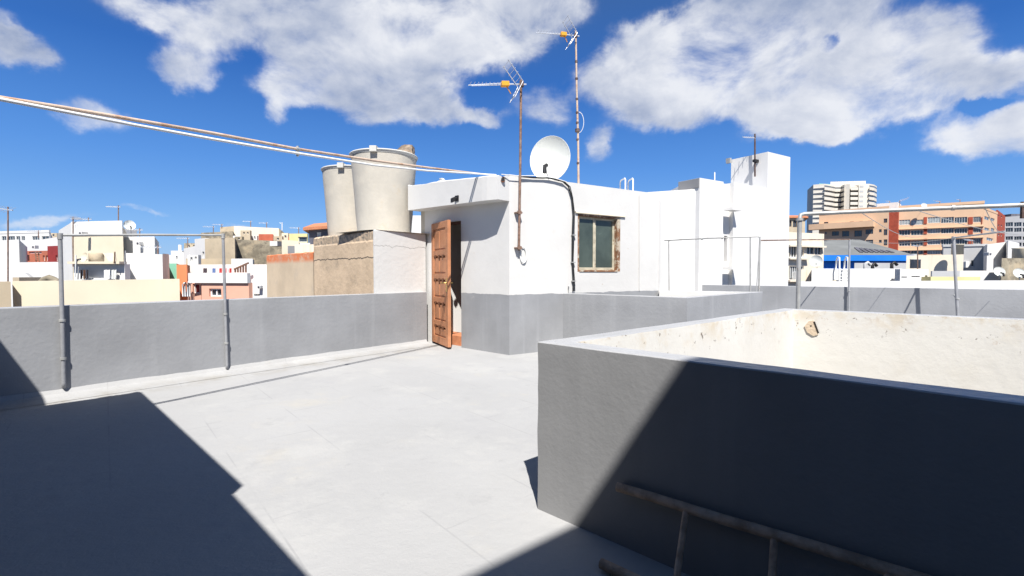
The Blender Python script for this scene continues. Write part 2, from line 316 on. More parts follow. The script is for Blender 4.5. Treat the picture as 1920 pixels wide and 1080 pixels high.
# ------------------------------------------------------------------ mesh helpers
class MB:
    def __init__(s): s.v = []; s.f = []; s.m = []; s.sm = []

    def face(s, pts, mi=0, smooth=False):
        i = len(s.v); s.v += [Vector(p) for p in pts]; s.f.append(tuple(range(i, i + len(pts)))); s.m.append(mi); s.sm.append(smooth)

    def grid(s, rows, mi=0, closed=False, smooth=True, flip=False):
        base = len(s.v); n = len(rows[0])
        for r in rows: s.v += [Vector(p) for p in r]
        for i in range(len(rows) - 1):
            for j in range(n if closed else n - 1):
                a = base + i * n + j; b = base + i * n + (j + 1) % n; c = base + (i + 1) * n + (j + 1) % n; d = base + (i + 1) * n + j
                s.f.append((a, d, c, b) if flip else (a, b, c, d))
                s.m.append(mi[j] if isinstance(mi, (list, tuple)) else mi); s.sm.append(smooth)

    def prism(s, poly, z0, z1, mi=0, top=None):
        """poly: plan outline; z1 may be one value per corner"""
        n = len(poly); zt = z1 if isinstance(z1, (list, tuple)) else [z1] * n
        zb = z0 if isinstance(z0, (list, tuple)) else [z0] * n
        a = sum(poly[i][0] * poly[(i + 1) % n][1] - poly[(i + 1) % n][0] * poly[i][1] for i in range(n))
        if a < 0: poly = poly[::-1]; zt = zt[::-1]; zb = zb[::-1]
        i0 = len(s.v)
        s.v += [Vector((p[0], p[1], zb[i])) for i, p in enumerate(poly)] + [Vector((p[0], p[1], zt[i])) for i, p in enumerate(poly)]
        for i in range(n):
            j = (i + 1) % n; s.f.append((i0 + i, i0 + j, i0 + n + j, i0 + n + i)); s.m.append(mi); s.sm.append(False)
        s.f.append(tuple(i0 + n + i for i in range(n))); s.m.append(mi if top is None else top); s.sm.append(False)
        s.f.append(tuple(i0 + n - 1 - i for i in range(n))); s.m.append(mi); s.sm.append(False)

    def box(s, o, u, v, w, mi=0):
        """corner o and three edge vectors"""
        o, u, v, w = map(Vector, (o, u, v, w))
        P = [o, o + u, o + u + v, o + v, o + w, o + u + w, o + u + v + w, o + v + w]
        i = len(s.v); s.v += P
        fl = u.cross(v).dot(w) < 0
        for q in ((0, 3, 2, 1), (4, 5, 6, 7), (0, 1, 5, 4), (1, 2, 6, 5), (2, 3, 7, 6), (3, 0, 4, 7)):
            s.f.append(tuple(i + k for k in (q[::-1] if fl else q))); s.m.append(mi); s.sm.append(False)

    def bar(s, a, b, w, h, mi=0):
        """rectangular bar from a to b, w wide sideways and h high"""
        a = Vector(a); b = Vector(b); d = (b - a).normalized()
        up = Vector((0, 0, 1)) if abs(d.z) < .95 else Vector((0, 1, 0))
        x = d.cross(up).normalized() * w; y = x.cross(d).normalized() * h
        s.box(a - x / 2 - y / 2, b - a, x, y, mi)

    def tube(s, pts, r, n=10, mi=0, cap=True):
        pts = [Vector(p) for p in pts]; rr = r if isinstance(r, (list, tuple)) else [r] * len(pts)
        rings = []; ref = None
        for i, p in enumerate(pts):
            d = ((pts[min(i + 1, len(pts) - 1)] - p).normalized() + (p - pts[max(i - 1, 0)]).normalized()).normalized()
            if ref is None: ref = Vector((0, 0, 1)) if abs(d.z) < .9 else Vector((1, 0, 0))
            x = d.cross(ref).normalized(); y = x.cross(d).normalized(); ref = y
            rings.append([p + (x * math.cos(t) + y * math.sin(t)) * rr[i] for t in [2 * math.pi * k / n for k in range(n)]])
        s.grid(rings, mi, closed=True)
        if cap: s.face(rings[0], mi); s.face(rings[-1][::-1], mi)

    def lathe(s, c, prof, n=32, mi=0, axis=None):
        c = Vector(c); q = Vector((0, 0, 1)).rotation_difference(Vector(axis)) if axis else None
        rows = []
        for (r, z) in prof:
            row = []
            for k in range(n):
                t = 2 * math.pi * k / n; p = Vector((r * math.cos(t), r * math.sin(t), z))
                if q: p = q @ p
                row.append(c + p)
            rows.append(row)
        s.grid(rows, mi, closed=True)

    def wall_open(s, A, B, th, z0, z1, opens, mi=0, back=1):
        """wall whose front face runs A to B, th thick away from side 'back', with openings (s0,s1,za,zb) in metres"""
        A = Vector((A[0], A[1], 0)); B = Vector((B[0], B[1], 0)); u = (B - A).normalized(); Ln = (B - A).length
        n = Vector((-u.y, u.x, 0)) * th * back
        xs = sorted({0, Ln} | {round(max(0, min(Ln, q)), 4) for o in opens for q in o[:2]})
        zs = sorted({z0, z1} | {round(max(z0, min(z1, q)), 4) for o in opens for q in o[2:4]})
        ins = lambda x, z: any(o[0] - 1e-4 < x < o[1] + 1e-4 and o[2] - 1e-4 < z < o[3] + 1e-4 for o in opens)
        nx, nz_ = len(xs) - 1, len(zs) - 1
        hole = [[ins((xs[i] + xs[i + 1]) / 2, (zs[j] + zs[j + 1]) / 2) for j in range(nz_)] for i in range(nx)]
        P = lambda x, z, k: A + u * x + Vector((0, 0, z)) + n * k
        hs = lambda i, j: (i < 0 or j < 0 or i >= nx or j >= nz_ or hole[i][j])
        for i in range(nx):
            for j in range(nz_):
                if hole[i][j]: continue
                x0, x1, a, b = xs[i], xs[i + 1], zs[j], zs[j + 1]
                s.face([P(x0, a, 0), P(x1, a, 0), P(x1, b, 0), P(x0, b, 0)], mi)
                s.face([P(x0, a, 1), P(x0, b, 1), P(x1, b, 1), P(x1, a, 1)], mi)
                if hs(i - 1, j): s.face([P(x0, a, 0), P(x0, b, 0), P(x0, b, 1), P(x0, a, 1)], mi)
                if hs(i + 1, j): s.face([P(x1, a, 1), P(x1, b, 1), P(x1, b, 0), P(x1, a, 0)], mi)
                if hs(i, j - 1): s.face([P(x0, a, 1), P(x1, a, 1), P(x1, a, 0), P(x0, a, 0)], mi)
                if hs(i, j + 1): s.face([P(x0, b, 0), P(x1, b, 0), P(x1, b, 1), P(x0, b, 1)], mi)

    def pieces(s):
        """separate solids; those that touch or nearly touch stay together"""
        n = len(s.v); par = list(range(n))
        def find(a):
            while par[a] != a: par[a] = par[par[a]]; a = par[a]
            return a
        key = {}
        for i, v in enumerate(s.v):
            k = (round(v.x, 4), round(v.y, 4), round(v.z, 4)); par[find(i)] = find(key.setdefault(k, i))
        for f in s.f:
            for q in f[1:]: par[find(q)] = find(f[0])
        comp = {}
        for i in range(n): comp.setdefault(find(i), []).append(i)
        cs = [(c, [min(s.v[i][k] for i in c) - .006 for k in range(3)], [max(s.v[i][k] for i in c) + .006 for k in range(3)]) for c in comp.values()]
        for i in range(len(cs)):
            for j in range(i):
                if all(cs[i][1][k] <= cs[j][2][k] and cs[j][1][k] <= cs[i][2][k] for k in range(3)): par[find(cs[i][0][0])] = find(cs[j][0][0])
        out = {}
        for k, f in enumerate(s.f): out.setdefault(find(f[0]), []).append(k)
        res = []
        for ks in out.values():
            m = MB(); mp = {}
            for k in ks:
                nf = []
                for i in s.f[k]:
                    if i not in mp: mp[i] = len(m.v); m.v.append(s.v[i])
                    nf.append(mp[i])
                m.f.append(tuple(nf)); m.m.append(s.m[k]); m.sm.append(s.sm[k])
            res.append(m)
        return res

    def build(s, name, mats, parent=None, bevel=0):
        if parent and name in ('clamp', 'collar', 'panel', 'carving', 'bracket', 'clip', 'pane', 'sash', 'rail', 'tile_row', 'lid_catch'):
            ps = s.pieces()
            if len(ps) > 1: return [p.build1(name, mats, parent, bevel) for p in ps][0]
        return s.build1(name, mats, parent, bevel)

    def build1(s, name, mats, parent=None, bevel=0):
        me = bpy.data.meshes.new(name)
        off = Vector((0, 0, 0)); p = parent
        while p is not None: off += Vector(p.location); p = p.parent
        me.from_pydata([tuple(v - off) for v in s.v], [], s.f)
        mats = mats if isinstance(mats, (list, tuple)) else [mats]
        for m in mats: me.materials.append(M[m])
        for i, pl in enumerate(me.polygons): pl.material_index = s.m[i]; pl.use_smooth = s.sm[i]
        me.update()
        if getattr(s, 'sharp', False): me.set_sharp_from_angle(angle=R(18))
        o = bpy.data.objects.new(name, me); scene.collection.objects.link(o)
        if parent: o.parent = parent
        if bevel:
            b = o.modifiers.new('bevel', 'BEVEL'); b.width = bevel; b.segments = 2; b.limit_method = 'ANGLE'; b.angle_limit = R(40)
        return o


def tag(o, label, cat, group=None, kind=None):
    o['label'] = label; o['category'] = cat
    if group: o['group'] = group
    if kind: o['kind'] = kind
    return o


def thing(name, label, cat, loc=(0, 0, 0), group=None):
    o = bpy.data.objects.new(name, None); scene.collection.objects.link(o); o.location = loc; o.empty_display_size = .2
    return tag(o, label, cat, group)


def struct(o): o['kind'] = 'structure'; return o


def copy_tree(o, parent=None, delta=None):
    c = o.copy(); scene.collection.objects.link(c); c.parent = parent
    if delta is not None: c.location = Vector(o.location) + Vector(delta)
    for ch in o.children: copy_tree(ch, c)
    return c


def loft_wall(mb, pts, prof, mi, seg=.12, amp=.004, seed=0, closed=False):
    """carry the cross-section prof [(offset, z)] along the plan line pts with mitred corners and a hand-plastered wobble"""
    n = len(pts); pts = [Vector((p[0], p[1])) for p in pts]
    nor = []
    for i in range(n):
        ds = []
        if i > 0 or closed: ds.append((pts[i] - pts[i - 1]).normalized())
        if i < n - 1 or closed: ds.append((pts[(i + 1) % n] - pts[i]).normalized())
        ns = [Vector((-d.y, d.x)) for d in ds]
        m = ns[0] if len(ns) == 1 else (ns[0] + ns[1]).normalized()
        nor.append(m / max(.3, m.dot(ns[0])))
    mb.sharp = True; rows = []
    for i in range(n if closed else n - 1):
        a, b = pts[i], pts[(i + 1) % n]; na, nb = nor[i], nor[(i + 1) % n]
        k = max(1, int((b - a).length / seg))
        for j in range(k + (0 if (closed or i < n - 2) else 1)):
            t = j / k; p = a.lerp(b, t); m = na.lerp(nb, t); row = []
            for q, (o, z) in enumerate(prof):
                w = mnoise.noise(Vector((p.x * 2.3 + seed, p.y * 2.3, z * 2.5 + q * .3))) * amp * 1.0 + mnoise.noise(Vector((p.x * 11, p.y * 11, z * 9 + seed))) * amp * .6
                wz = mnoise.noise(Vector((p.x * 3.1, p.y * 3.1, 9 + seed + o * 8))) * amp if z > .5 else 0
                row.append((p.x + m.x * (o + w), p.y + m.y * (o + w), z + wz))
            rows.append(row)
    if closed: rows.append(rows[0])
    mb.grid(rows, mi, smooth=True)
    return rows


def cop(z, th, r=.005):
    """rounded coping section from the foot of one side over the top"""
    return [(0, z - r * 3), (r * .12, z - r), (r * .45, z - r * .35), (r * 1.2, z), (th - r * 1.2, z), (th - r * .45, z - r * .35), (th - r * .12, z - r), (th, z - r * 3)]


# ------------------------------------------------------------------ main points in plan (metres)
ZP = .92; ZS = .89; GZ = -14
v2 = Vector((.845, .535)).normalized(); v1 = Vector((-v2.y, v2.x))
K = Vector((-.041, 7.224)); HG = Vector((-1.422, 8.50))
dd = (HG - K).normalized(); dn = Vector((-dd.y, dd.x))        # along the door wall to the left; outward to the camera
if dn.y > 0: dn = -dn
PA = Vector((-4.72, 4.60)); PB = Vector((-1.505, 8.42)); pu = (PB - PA).normalized(); pn = Vector((pu.y, -pu.x))
PA2 = PA - pu * 5.0
Wc = Vector((2.354, 6.409)); W0 = Vector((.851, 7.761)); E0 = Vector((4.434, 8.427))
Q1 = Vector((10.224, 9.516)); Q0 = Vector((4.62, 14.1)); qu = (Q1 - Q0).normalized()
C0 = Vector((.135, 2.49)); C1 = Vector((2.783, 4.87)); c01 = (Vector((1.411, 1.304)) - C0).normalized(); c12 = (Vector((4.068, 3.779)) - C1).normalized()
C3 = C0 + c01 * 4.6; C2 = C1 + c12 * 4.6

# ------------------------------------------------------------------ the setting
mb = MB(); mb.face([(-4000, -4000, GZ), (4000, -4000, GZ), (4000, 4000, GZ), (-4000, 4000, GZ)])
struct(mb.build('ground', 'asphalt'))

outline = [PA2 - pn * .17, PB - pn * .17, Vector((-2.1, 9.2)), Vector((.2, 14.5)), Q0 + Vector((.0, .1)), Q1 + qu * 8, Q1 + qu * 8 + Vector((-9, -9)), Vector((2, -9)), Vector((-8, -9))]
th_s = .125
def inset(poly, t):
    n = len(poly); res = []
    for i in range(n):
        a = (poly[i] - poly[i - 1]).normalized(); b = (poly[(i + 1) % n] - poly[i]).normalized()
        na = Vector((-a.y, a.x)); nb = Vector((-b.y, b.x)); m = (na + nb).normalized(); res.append(poly[i] + m * (t / m.dot(na)))
    return res
big = [C0, C3, C2, C1]                          # counter-clockwise
big_in = inset(big, th_s - .03)
Wn = VP(1245, 500, K, K + v2)                    # where the penthouse wall ends
E1 = Wn.to_2d() - v2 * .12
small = [Wc, E0, E1, W0 + v2 * .0]
hole2 = inset([Wc, E0, E1, W0], .10)
mb = MB()
loops = [[Vector((p.x, p.y, 0)) for p in outline], [Vector((p.x, p.y, 0)) for p in big_in][::-1], [Vector((p.x, p.y, 0)) for p in hole2][::-1]]
flat = [p for l in loops for p in l]
for t in tessellate_polygon(loops):
    a, b, c = (flat[i] for i in t)
    if (b - a).cross(c - a).z < 0: b, c = c, b
    mb.face([a, b, c])
n = len(outline)
for i in range(n):
    a, b = outline[i], outline[(i + 1) % n]
    mb.face([(a.x, a.y, -.001), (b.x, b.y, -.001), (b.x, b.y, GZ), (a.x, a.y, GZ)], 1)
for hp in (big_in, hole2):
    mb.face([(p.x, p.y, -6) for p in hp], 1)
struct(mb.build('terrace_floor', ['floor_paint', 'white_far']))
# mortar fillet where the floor turns up into the left parapet
mb = MB(); loft_wall(mb, [PA2, PB - pu * .02], [(-.26, .003), (-.16, .008), (-.08, .02), (-.03, .04), (.004, .085)], 0, seg=.1, amp=.008, seed=3)
struct(mb.build('floor_fillet', 'floor_paint'))
# left parapet
def parapet(name, label, pts, th, z, m_out, m_in, seed, zin=None, amp=.0035, closed=False, zout=-.02, steps=6):
    t = thing(name, label, 'wall', (pts[0].x, pts[0].y, 0))
    mb = MB(); c = cop(z, th)
    lo = [(0, zout + (c[0][1] - zout) * k / steps) for k in range(steps)]
    hi = [(th, c[-1][1] + ((zin if zin is not None else zout) - c[-1][1]) * (k + 1) / steps) for k in range(steps)]
    prof = lo + c + hi
    mi = [0] * (steps + 1) + [1] * 5 + [2] * (steps + 1)
    loft_wall(mb, pts, prof, mi, seg=.1, amp=amp, seed=seed, closed=closed)
    if not closed:
        pass
    mb.build('wall', [m_out, 'coping_paint', m_in], t)
    return t
left_par = parapet('parapet_wall', 'long grey painted parapet along the left edge of the terrace, ending at the wooden door', [PA2, PB], .16, ZP, 'grey_paint', 'white_far', 1, zin=-1.2)

V3_ = lambda p: Vector((p[0], p[1], 0))
# big shaft in the foreground
sh = parapet('shaft_wall', 'large foreground light well wall, grey outside and stained white inside', big, th_s, ZS, 'grey_paint_near', 'shaft_white', 2, zin=-6, amp=.0028, closed=True, steps=12)
mb = MB()                                        # broken plaster by the inner corner
inn_ = Vector((c12.y, -c12.x)); cp = VP(1521, 612, C1 + inn_ * th_s, C2 + inn_ * th_s)
uu = Vector((c12.x, c12.y, 0)); nn = V3_(inn_)
chip = [cp + uu * a + Vector((0, 0, b)) + nn * .012 for a, b in ((-.055, .0), (-.02, .05), (.02, .06), (.05, -.03), (.06, -.075), (.02, -.09), (-.03, -.06))]
chip2 = [p - nn * .03 for p in chip]
mb.face(chip); mb.face(chip2[::-1])
for i in range(len(chip)): mb.face([chip[i], chip2[i], chip2[(i + 1) % 7], chip[(i + 1) % 7]])
mb.build('bare_plaster', 'orange_chip', sh)
mb = MB(); mb.tube([cp + nn * .008 + Vector((0, 0, .006)), cp + nn * .0145 + Vector((0, 0, .006))], .007, 8)
mb.bar(cp + uu * .025 + nn * .013 + Vector((0, 0, .05)), cp + uu * .062 + nn * .013 + Vector((0, 0, -.06)), .004, .014)
mb.build('hole', 'dark_hole', sh)

# second light well beside the penthouse
parapet('shaft_wall', 'small low light well beside the penthouse window, grey outside with white inner faces', [W0 + (W0 - Wc).normalized() * .05, Wc, E0, E1], .13, ZP, 'grey_paint', 'white_plaster', 4, zin=-6)
parapet('parapet_wall', 'long grey parapet on the far right side of the terrace, below the distant houses', [Q0 - qu * .3, Q1 + qu * 8], .15, ZP, 'grey_paint', 'white_far', 6, zin=-1.2)
# note: first point order puts the grey face toward the terrace

# ------------------------------------------------------------------ penthouse with the wooden door
V3 = lambda p, z=0: Vector((p[0], p[1], z))
ph = thing('rooftop_penthouse', 'white stair penthouse with a grey painted base, flat canopy and one side window', 'penthouse', (K.x, K.y, 0))
RJ = VP(865, 600, K, HG).to_2d(); HL = (HG - K).length; sJ = (RJ - K).length; DH = 2.125
HG2 = VP(797, 500, K, HG).to_2d()
win_s = [(VP(x, 450, K, K + v2).to_2d() - K).length for x in (1083, 1163)]
WL = (Wn.to_2d() - K).length; RT = 2.735
mb = MB()
mb.wall_open(K, HG, .16, 0, 2.69, [(sJ, HL, -.1, DH)], 0, back=-1)
mb.build('door_wall', 'white_band', ph)
mb = MB()
mb.wall_open(K - v2 * 0, Wn, .16, 0, RT, [(win_s[0], win_s[1], 1.27, 2.235)], 0, back=1)
mb.build('side_wall', 'white_band', ph)
mb = MB(); LB = HG2 + v2 * 3.6
inn = Vector((-v2.y, v2.x)) * -.15
mb.wall_open(HG, HG2, .16, 0, 2.69, [], 0, back=-1)
mb.wall_open(HG2 + v2 * .13, LB, .15, 0, 2.6, [], 0, back=-1)
mb.wall_open(LB, Wn.to_2d() - (Wn.to_2d() - LB).normalized() * .02, .15, 0, 2.6, [], 0, back=-1)
mb.build('rear_wall', 'white_plaster', ph)
mb = MB(); mb.prism([K + Vector((.0, .17)), Wn.to_2d() + Vector((-.15, .02)), LB - v2 * .1, HG2 + v2 * .15 + Vector((.02, -.04))], 2.5, 2.67)
mb.build('roof', 'white_plaster', ph)
# canopy
CL = VP(765, 370, K + dn * .28, K + dn * .28 + dd).to_2d()
a0 = K + v2 * .0 + dn * .0; f0 = K + dn * .28
cl_len = (CL - f0).length
mb = MB(); nseg = 22; rows = []
for i in range(nseg + 1):
    t = i / nseg; p = f0 + dd * cl_len * t; q = p - dn * .30
    zt = 2.690 + .13 * t + .006 * mnoise.noise(Vector((t * 7, 0, 0))); zb = 2.335 + .03 * t
    brk = .075 * max(0, min(1, (t - .70) / .06)) * (1 if t < .955 else 0) * (.9 + .3 * mnoise.noise(Vector((t * 60, 2, 0))))
    pull = -.04 * max(0, 1 - t * 9)           # right end rounds into the corner
    P = p - dn * -pull
    rows.append([V3(P, zb), V3(P, zt - .06 - brk * .3), V3(P, zt - .015 - brk * .2), V3(P - dn * .02, zt - brk * .3), V3(P - dn * .12, zt - .02 - brk), V3(q, zt - brk), V3(q - dn * .0, zb)])
mb.grid(rows, 0, closed=True, smooth=False, flip=True); mb.face(rows[0]); mb.face(rows[-1][::-1])
mb.build('canopy', 'white_plaster', ph)
# broken roof edge rubble
mb = MB(); p = VP(833, 341, K + dn * .15, K + dn * .15 + dd)
mb.box(p - V3(dd, 0) * .12 + Vector((0, 0, -.08)), V3(dd) * .24, V3(dn) * .12, (0, 0, .06)); mb.box(p - V3(dd) * .07 + Vector((0, 0, -.02)), V3(dd) * .15, V3(dn) * .1, (.02, 0, .035))
mb.box(p - V3(dd) * .03 + Vector((0, 0, .015)), V3(dd) * .07, V3(dn) * .06, (-.02, 0, .04))
tag(mb.build('stone', 'white_plaster', None, .008), 'small pale broken masonry block lying on top of the penthouse canopy', 'stone')
# post carrying the canopy end
pp = VP(793, 430, K, HG).to_2d()
mb = MB(); mb.box(V3(pp + dd * .06, 1.95), V3(dd) * -.13, V3(dn) * -.14, (0, 0, .42)); mb.build('post', 'tank_cement', ph, .006)
# window
wA = K + v2 * win_s[0]; wB = K + v2 * win_s[1]; wi = Vector((-v2.y, v2.x))
wz0, wz1 = 1.27, 2.235
win = MB(); fr = .045
for (a, b, z0, z1) in ((0, .035, wz0, wz1), (win_s[1] - win_s[0] - .07, win_s[1] - win_s[0], wz0, wz1)):
    win.box(V3(wA + v2 * a + wi * .0, z0), V3(v2) * (b - a), V3(wi) * .10, (0, 0, z1 - z0))
ww = win_s[1] - win_s[0]
win.box(V3(wA + v2 * .035 + wi * .004, wz1 - .035), V3(v2) * (ww - .105), V3(wi) * .09, (0, 0, .035))
win.box(V3(wA + v2 * .035 + wi * -.012, wz0), V3(v2) * (ww - .105), V3(wi) * .1, (0, 0, .03))
wf = win.build('window', 'wood_window', ph, .004)
sash = MB(); ins = .075; iw = ww - .105; x0 = .035
half = iw * .46
for k, (a, b, off) in enumerate(((x0, x0 + half, .055), (x0 + half, x0 + iw, .075))):
    o = wA + wi * off
    for (s0, s1, z0, z1) in ((a, a + .035, wz0 + .03, wz1 - .035), (b - .045, b, wz0 + .03, wz1 - .035), (a + .035, b - .045, wz1 - .07, wz1 - .035), (a + .035, b - .045, wz0 + .03, wz0 + .075)):
        sash.box(V3(o + v2 * s0, z0), V3(v2) * (s1 - s0), V3(wi) * .025, (0, 0, z1 - z0))
sash.build('sash', 'window_sash', wf, .003)
pane = MB()
for (a, b, off) in ((x0 + .035, x0 + half - .045, .064), (x0 + half + .035, x0 + iw - .045, .084)):
    pane.box(V3(wA + wi * off + v2 * a, wz0 + .075), V3(v2) * (b - a), V3(wi) * .006, (0, 0, wz1 - .07 - wz0 - .075))
pane.build('pane', 'glass_dirty', wf)
mb = MB()                                        # crumbling lintel strip
pts = [(win_s[0] - .06 + i * (ww + .16) / 14) for i in range(15)]
rows = []
for i, s_ in enumerate(pts):
    h = .022 + .018 * mnoise.noise(Vector((i * .9, 4, 0))); p = K + v2 * s_
    rows.append([V3(p - wi * .004, 2.238), V3(p - wi * (.03 + .01 * mnoise.noise(Vector((i, 1, 1)))), 2.243), V3(p - wi * .028, 2.243 + h), V3(p - wi * -.004, 2.25 + h * 1.3)])
mb.grid(rows, 0, smooth=False); mb.build('lintel', 'streaked_cream', ph)
# spout at the corner
sp = VP(945, 341, K + dn * .02, K + dn * .02 + v2)
sp = V3(K + v2 * -.02 + dn * .12, 2.63)
mb = MB(); mb.tube([sp + V3(v2) * .0, sp + V3(dn) * .12 + V3(v2) * .10 + Vector((0, 0, .01))], .04, 12, cap=False); mb.tube([sp, sp + V3(dn) * .10 + V3(v2) * .085], .03, 12, 1)
mb.build('water_spout', ['terracotta', 'black_plastic'], ph)
# interior tile skirting seen through the door
mb = MB(); iL = HG2 + v2 * .2 + Vector((.535 * .01, -.845 * .01)) * 1.5
mb.box(V3(iL, .0), V3(v2) * 2.4, V3(Vector((v2.y, -v2.x))) * .02, (0, 0, .17)); mb.build('skirting', 'terracotta', ph)
mb = MB(); mb.box(V3(RJ + dn * -.10, .0), V3((HG - RJ) * .995), V3(dn) * -.35, (0, 0, .17)); mb.build('threshold', 'terracotta', ph, .004)
# door frame
mb = MB()
for p in (RJ + dd * .001, HG - dd * .046):
    mb.box(V3(p - dn * .06, .03), V3(dd) * .045, V3(dn) * -.07, (0, 0, DH - .03))
mb.box(V3(RJ + dd * .046 - dn * .06, DH - .045), V3(dd) * (HL - sJ - .092), V3(dn) * -.07, (0, 0, .043))
mb.build('door_frame', 'wood_dark', ph)
# door leaf, opened outward
best = None
for k in range(900):
    ang = R(-130 + k * .1); e = HG + Vector((math.cos(ang), math.sin(ang))) * .84
    q = (e.x / e.y * F) - (841 - 960)
    if best is None or abs(q) < best[0]:
        if e.y < HG.y: best = (abs(q), e)
le = best[1]; lu = (le - HG).normalized(); lw = .84
ln_ = Vector((lu.y, -lu.x));
if ln_.dot(-HG) < 0: ln_ = -ln_
dr = MB(); ho = HG + ln_ * .0
Z0, Z1 = .035, 2.115
def lb(m, s0, s1, z0, z1, d0, d1, mi=0):
    m.box(V3(ho + lu * s0 + ln_ * d0, z0), V3(lu) * (s1 - s0), V3(ln_) * (d1 - d0), (0, 0, z1 - z0), mi)
rails = [Z0, .34, .74, 1.14, 1.54, 2.0]
lb(dr, 0, lw, Z0, Z1, -.042, -.012)
lb(dr, 0, .11, Z0, Z1, -.0125, .012); lb(dr, lw - .12, lw, Z0, Z1, -.0125, .012)
for z in rails[1:-1]: lb(dr, .1101, lw - .1201, z, z + .10, -.0125, .010)
lb(dr, .1101, lw - .1201, Z0, Z0 + .13, -.0125, .010); lb(dr, .1101, lw - .1201, Z1 - .11, Z1, -.0125, .010)
door = dr.build('door', 'wood_door', ph, .004)
pn_ = MB()
zz = [Z0 + .13] + [z for r_ in rails[1:-1] for z in (r_, r_ + .10)] + [Z1 - .11]
for i in range(0, len(zz), 2):
    a, b = zz[i], zz[i + 1]
    if b - a < .08: continue
    for (s0, s1) in ((.135, .395), (.425, lw - .145)):
        lb(pn_, s0, s1, a + .025, b - .035, -.013, .004)
pn_.build('panel', 'wood_door', door, .012)
nt_ = MB()
for r_ in rails[1:-1]:
    for k in range(3):
        s = .17 + k * .19
        i0 = len(nt_.v); lb(nt_, s, s + .10, r_ - .035, r_ + .02, -.002, .016)
        for q in (0, 1, 2, 3): nt_.v[i0 + q] += (V3(lu) * (.035 if q in (0, 3) else -.035))
nt_.build('carving', 'wood_dark', door)
hd = MB(); hs_ = lw - .06
lb(hd, hs_ - .022, hs_ + .022, .94, 1.17, .0125, .017)
hd.tube([V3(ho + lu * hs_ + ln_ * .017, 1.09), V3(ho + lu * hs_ + ln_ * .065, 1.09), V3(ho + lu * (hs_ - .12) + ln_ * .07, 1.085)], .009, 8)
hd.tube([V3(ho + lu * hs_ + ln_ * -.042, 1.09), V3(ho + lu * hs_ + ln_ * -.09, 1.09), V3(ho + lu * (hs_ - .12) + ln_ * -.09, 1.085)], .009, 8)
hd.build('handle', 'brass', door)
# grey diagonal hook rod
mb = MB(); mb.tube([VP(1287 / 2.842 * 0 + 842, 547, V3(ho + ln_ * .03), V3(ho + ln_ * .03 + lu)), V3(ho + lu * .35 + ln_ * .03, .30)], .006, 6)

# floodlight on the fascia
lp = VP(857, 372, f0 + dn * .0, f0 + dd)
mb = MB(); mb.box(lp + V3(dd) * .045 + Vector((0, 0, -.045)), V3(dd) * -.09, V3(dn) * .012, (0, 0, .09)); mb.tube([lp + V3(dn) * .012, lp + V3(dn) * .05 + Vector((0, 0, -.01))], .018, 8)
mb.box(lp + V3(dd) * .03 + V3(dn) * .05 + Vector((0, 0, -.05)), V3(dd) * -.05, V3(dn) * .06 + Vector((0, 0, -.03)), (0, 0, .07))
tag(mb.build('floodlight', 'black_plastic', None, .004), 'small black floodlight fixed to the white canopy fascia above the door', 'lamp')

# ------------------------------------------------------------------ masts, aerials, dishes
def aerial(par, top, bd, s=1.0, rods=True):
    """corner reflector aerial: bd boom direction, top = clamp point"""
    bd = Vector(bd).normalized(); sd_ = bd.cross(Vector((0, 0, 1))).normalized(); up = sd_.cross(bd).normalized()
    an = MB(); an.bar(top - bd * .08 * s, top + bd * .30 * s, .02 * s, .02 * s)
    an.bar(top + bd * .30 * s + up * .012, top + bd * .88 * s - up * .01 + sd_ * .05 * s, .012 * s, .012 * s)
    an.bar(top + bd * .30 * s - up * .012, top + bd * .86 * s - up * .055 * s - sd_ * .05 * s, .012 * s, .012 * s)
    for k in range(9):
        c = top + bd * (.36 + k * .062) * s
        an.tube([c - sd_ * .055 * s, c + sd_ * .055 * s], .0035 * s, 5)
    a = an.build('aerial', 'alu', par)
    rf = MB()
    for sg in (1, -1):
        d2 = (bd * .62 + up * sg * .95).normalized()
        for q in (-.13, .13):
            st = top + bd * .02 * s + sd_ * q * s; rf.tube([st, st + d2 * (.40 if sg > 0 else .30) * s], .007 * s, 6)
        for k in range(5):
            c = top + bd * .02 * s + d2 * (.08 + k * (.075 if sg > 0 else .052)) * s; rf.tube([c - sd_ * .17 * s, c + sd_ * .17 * s], .004 * s, 5)
    rf.build('reflector', 'alu', a)
    bx = MB(); bx.box(top + bd * .22 * s - sd_ * .045 * s - up * .04 * s, bd * .13 * s, sd_ * .09 * s, up * .075 * s)
    bx.bar(top + bd * .26 * s - up * .04 * s, top + bd * .20 * s - up * .16 * s, .02 * s, .012 * s)
    bx.build('dipole_box', 'yellow_plastic', a, .006)
    cl = MB(); cl.box(top + Vector((-.035, -.035, -.04)) * s, (.07 * s, 0, 0), (0, .07 * s, 0), (0, 0, .08 * s)); cl.build('clamp', 'dark_rust', par, .004)


def pole(mb, pts, r): mb.tube(pts, r, 10)

# mast on the side wall
wn = -wi
mbse = VP(973, 470, K + wn * .06, K + wn * .06 + v2); mtop = PY(977, 150, mbse.y)
mm = thing('antenna_mast', 'brown rusty mast bracketed to the penthouse corner with a tv aerial on top', 'antenna', tuple(mbse))
mb = MB(); mb.tube([mbse, mbse.lerp(mtop, .5) + Vector((.004, 0, 0)), mtop], .019, 12); mb.build('mast', 'rust_steel', mm)
aerial(mm, PY(978, 158, mbse.y), (-.93, -.30, -.10), .92)
mb = MB()
for y in (398, 464):
    p = VP(973, y, K + wn * .06, K + wn * .06 + v2)
    mb.box(p + V3(wn) * -.065 - V3(v2) * .05 + Vector((0, 0, -.015)), V3(v2) * .10, V3(wn) * .09, (0, 0, .018)); mb.box(p - V3(v2) * .03 + V3(wn) * .0 + Vector((0, 0, -.03)), V3(v2) * .06, V3(wn) * .03, (0, 0, .05))
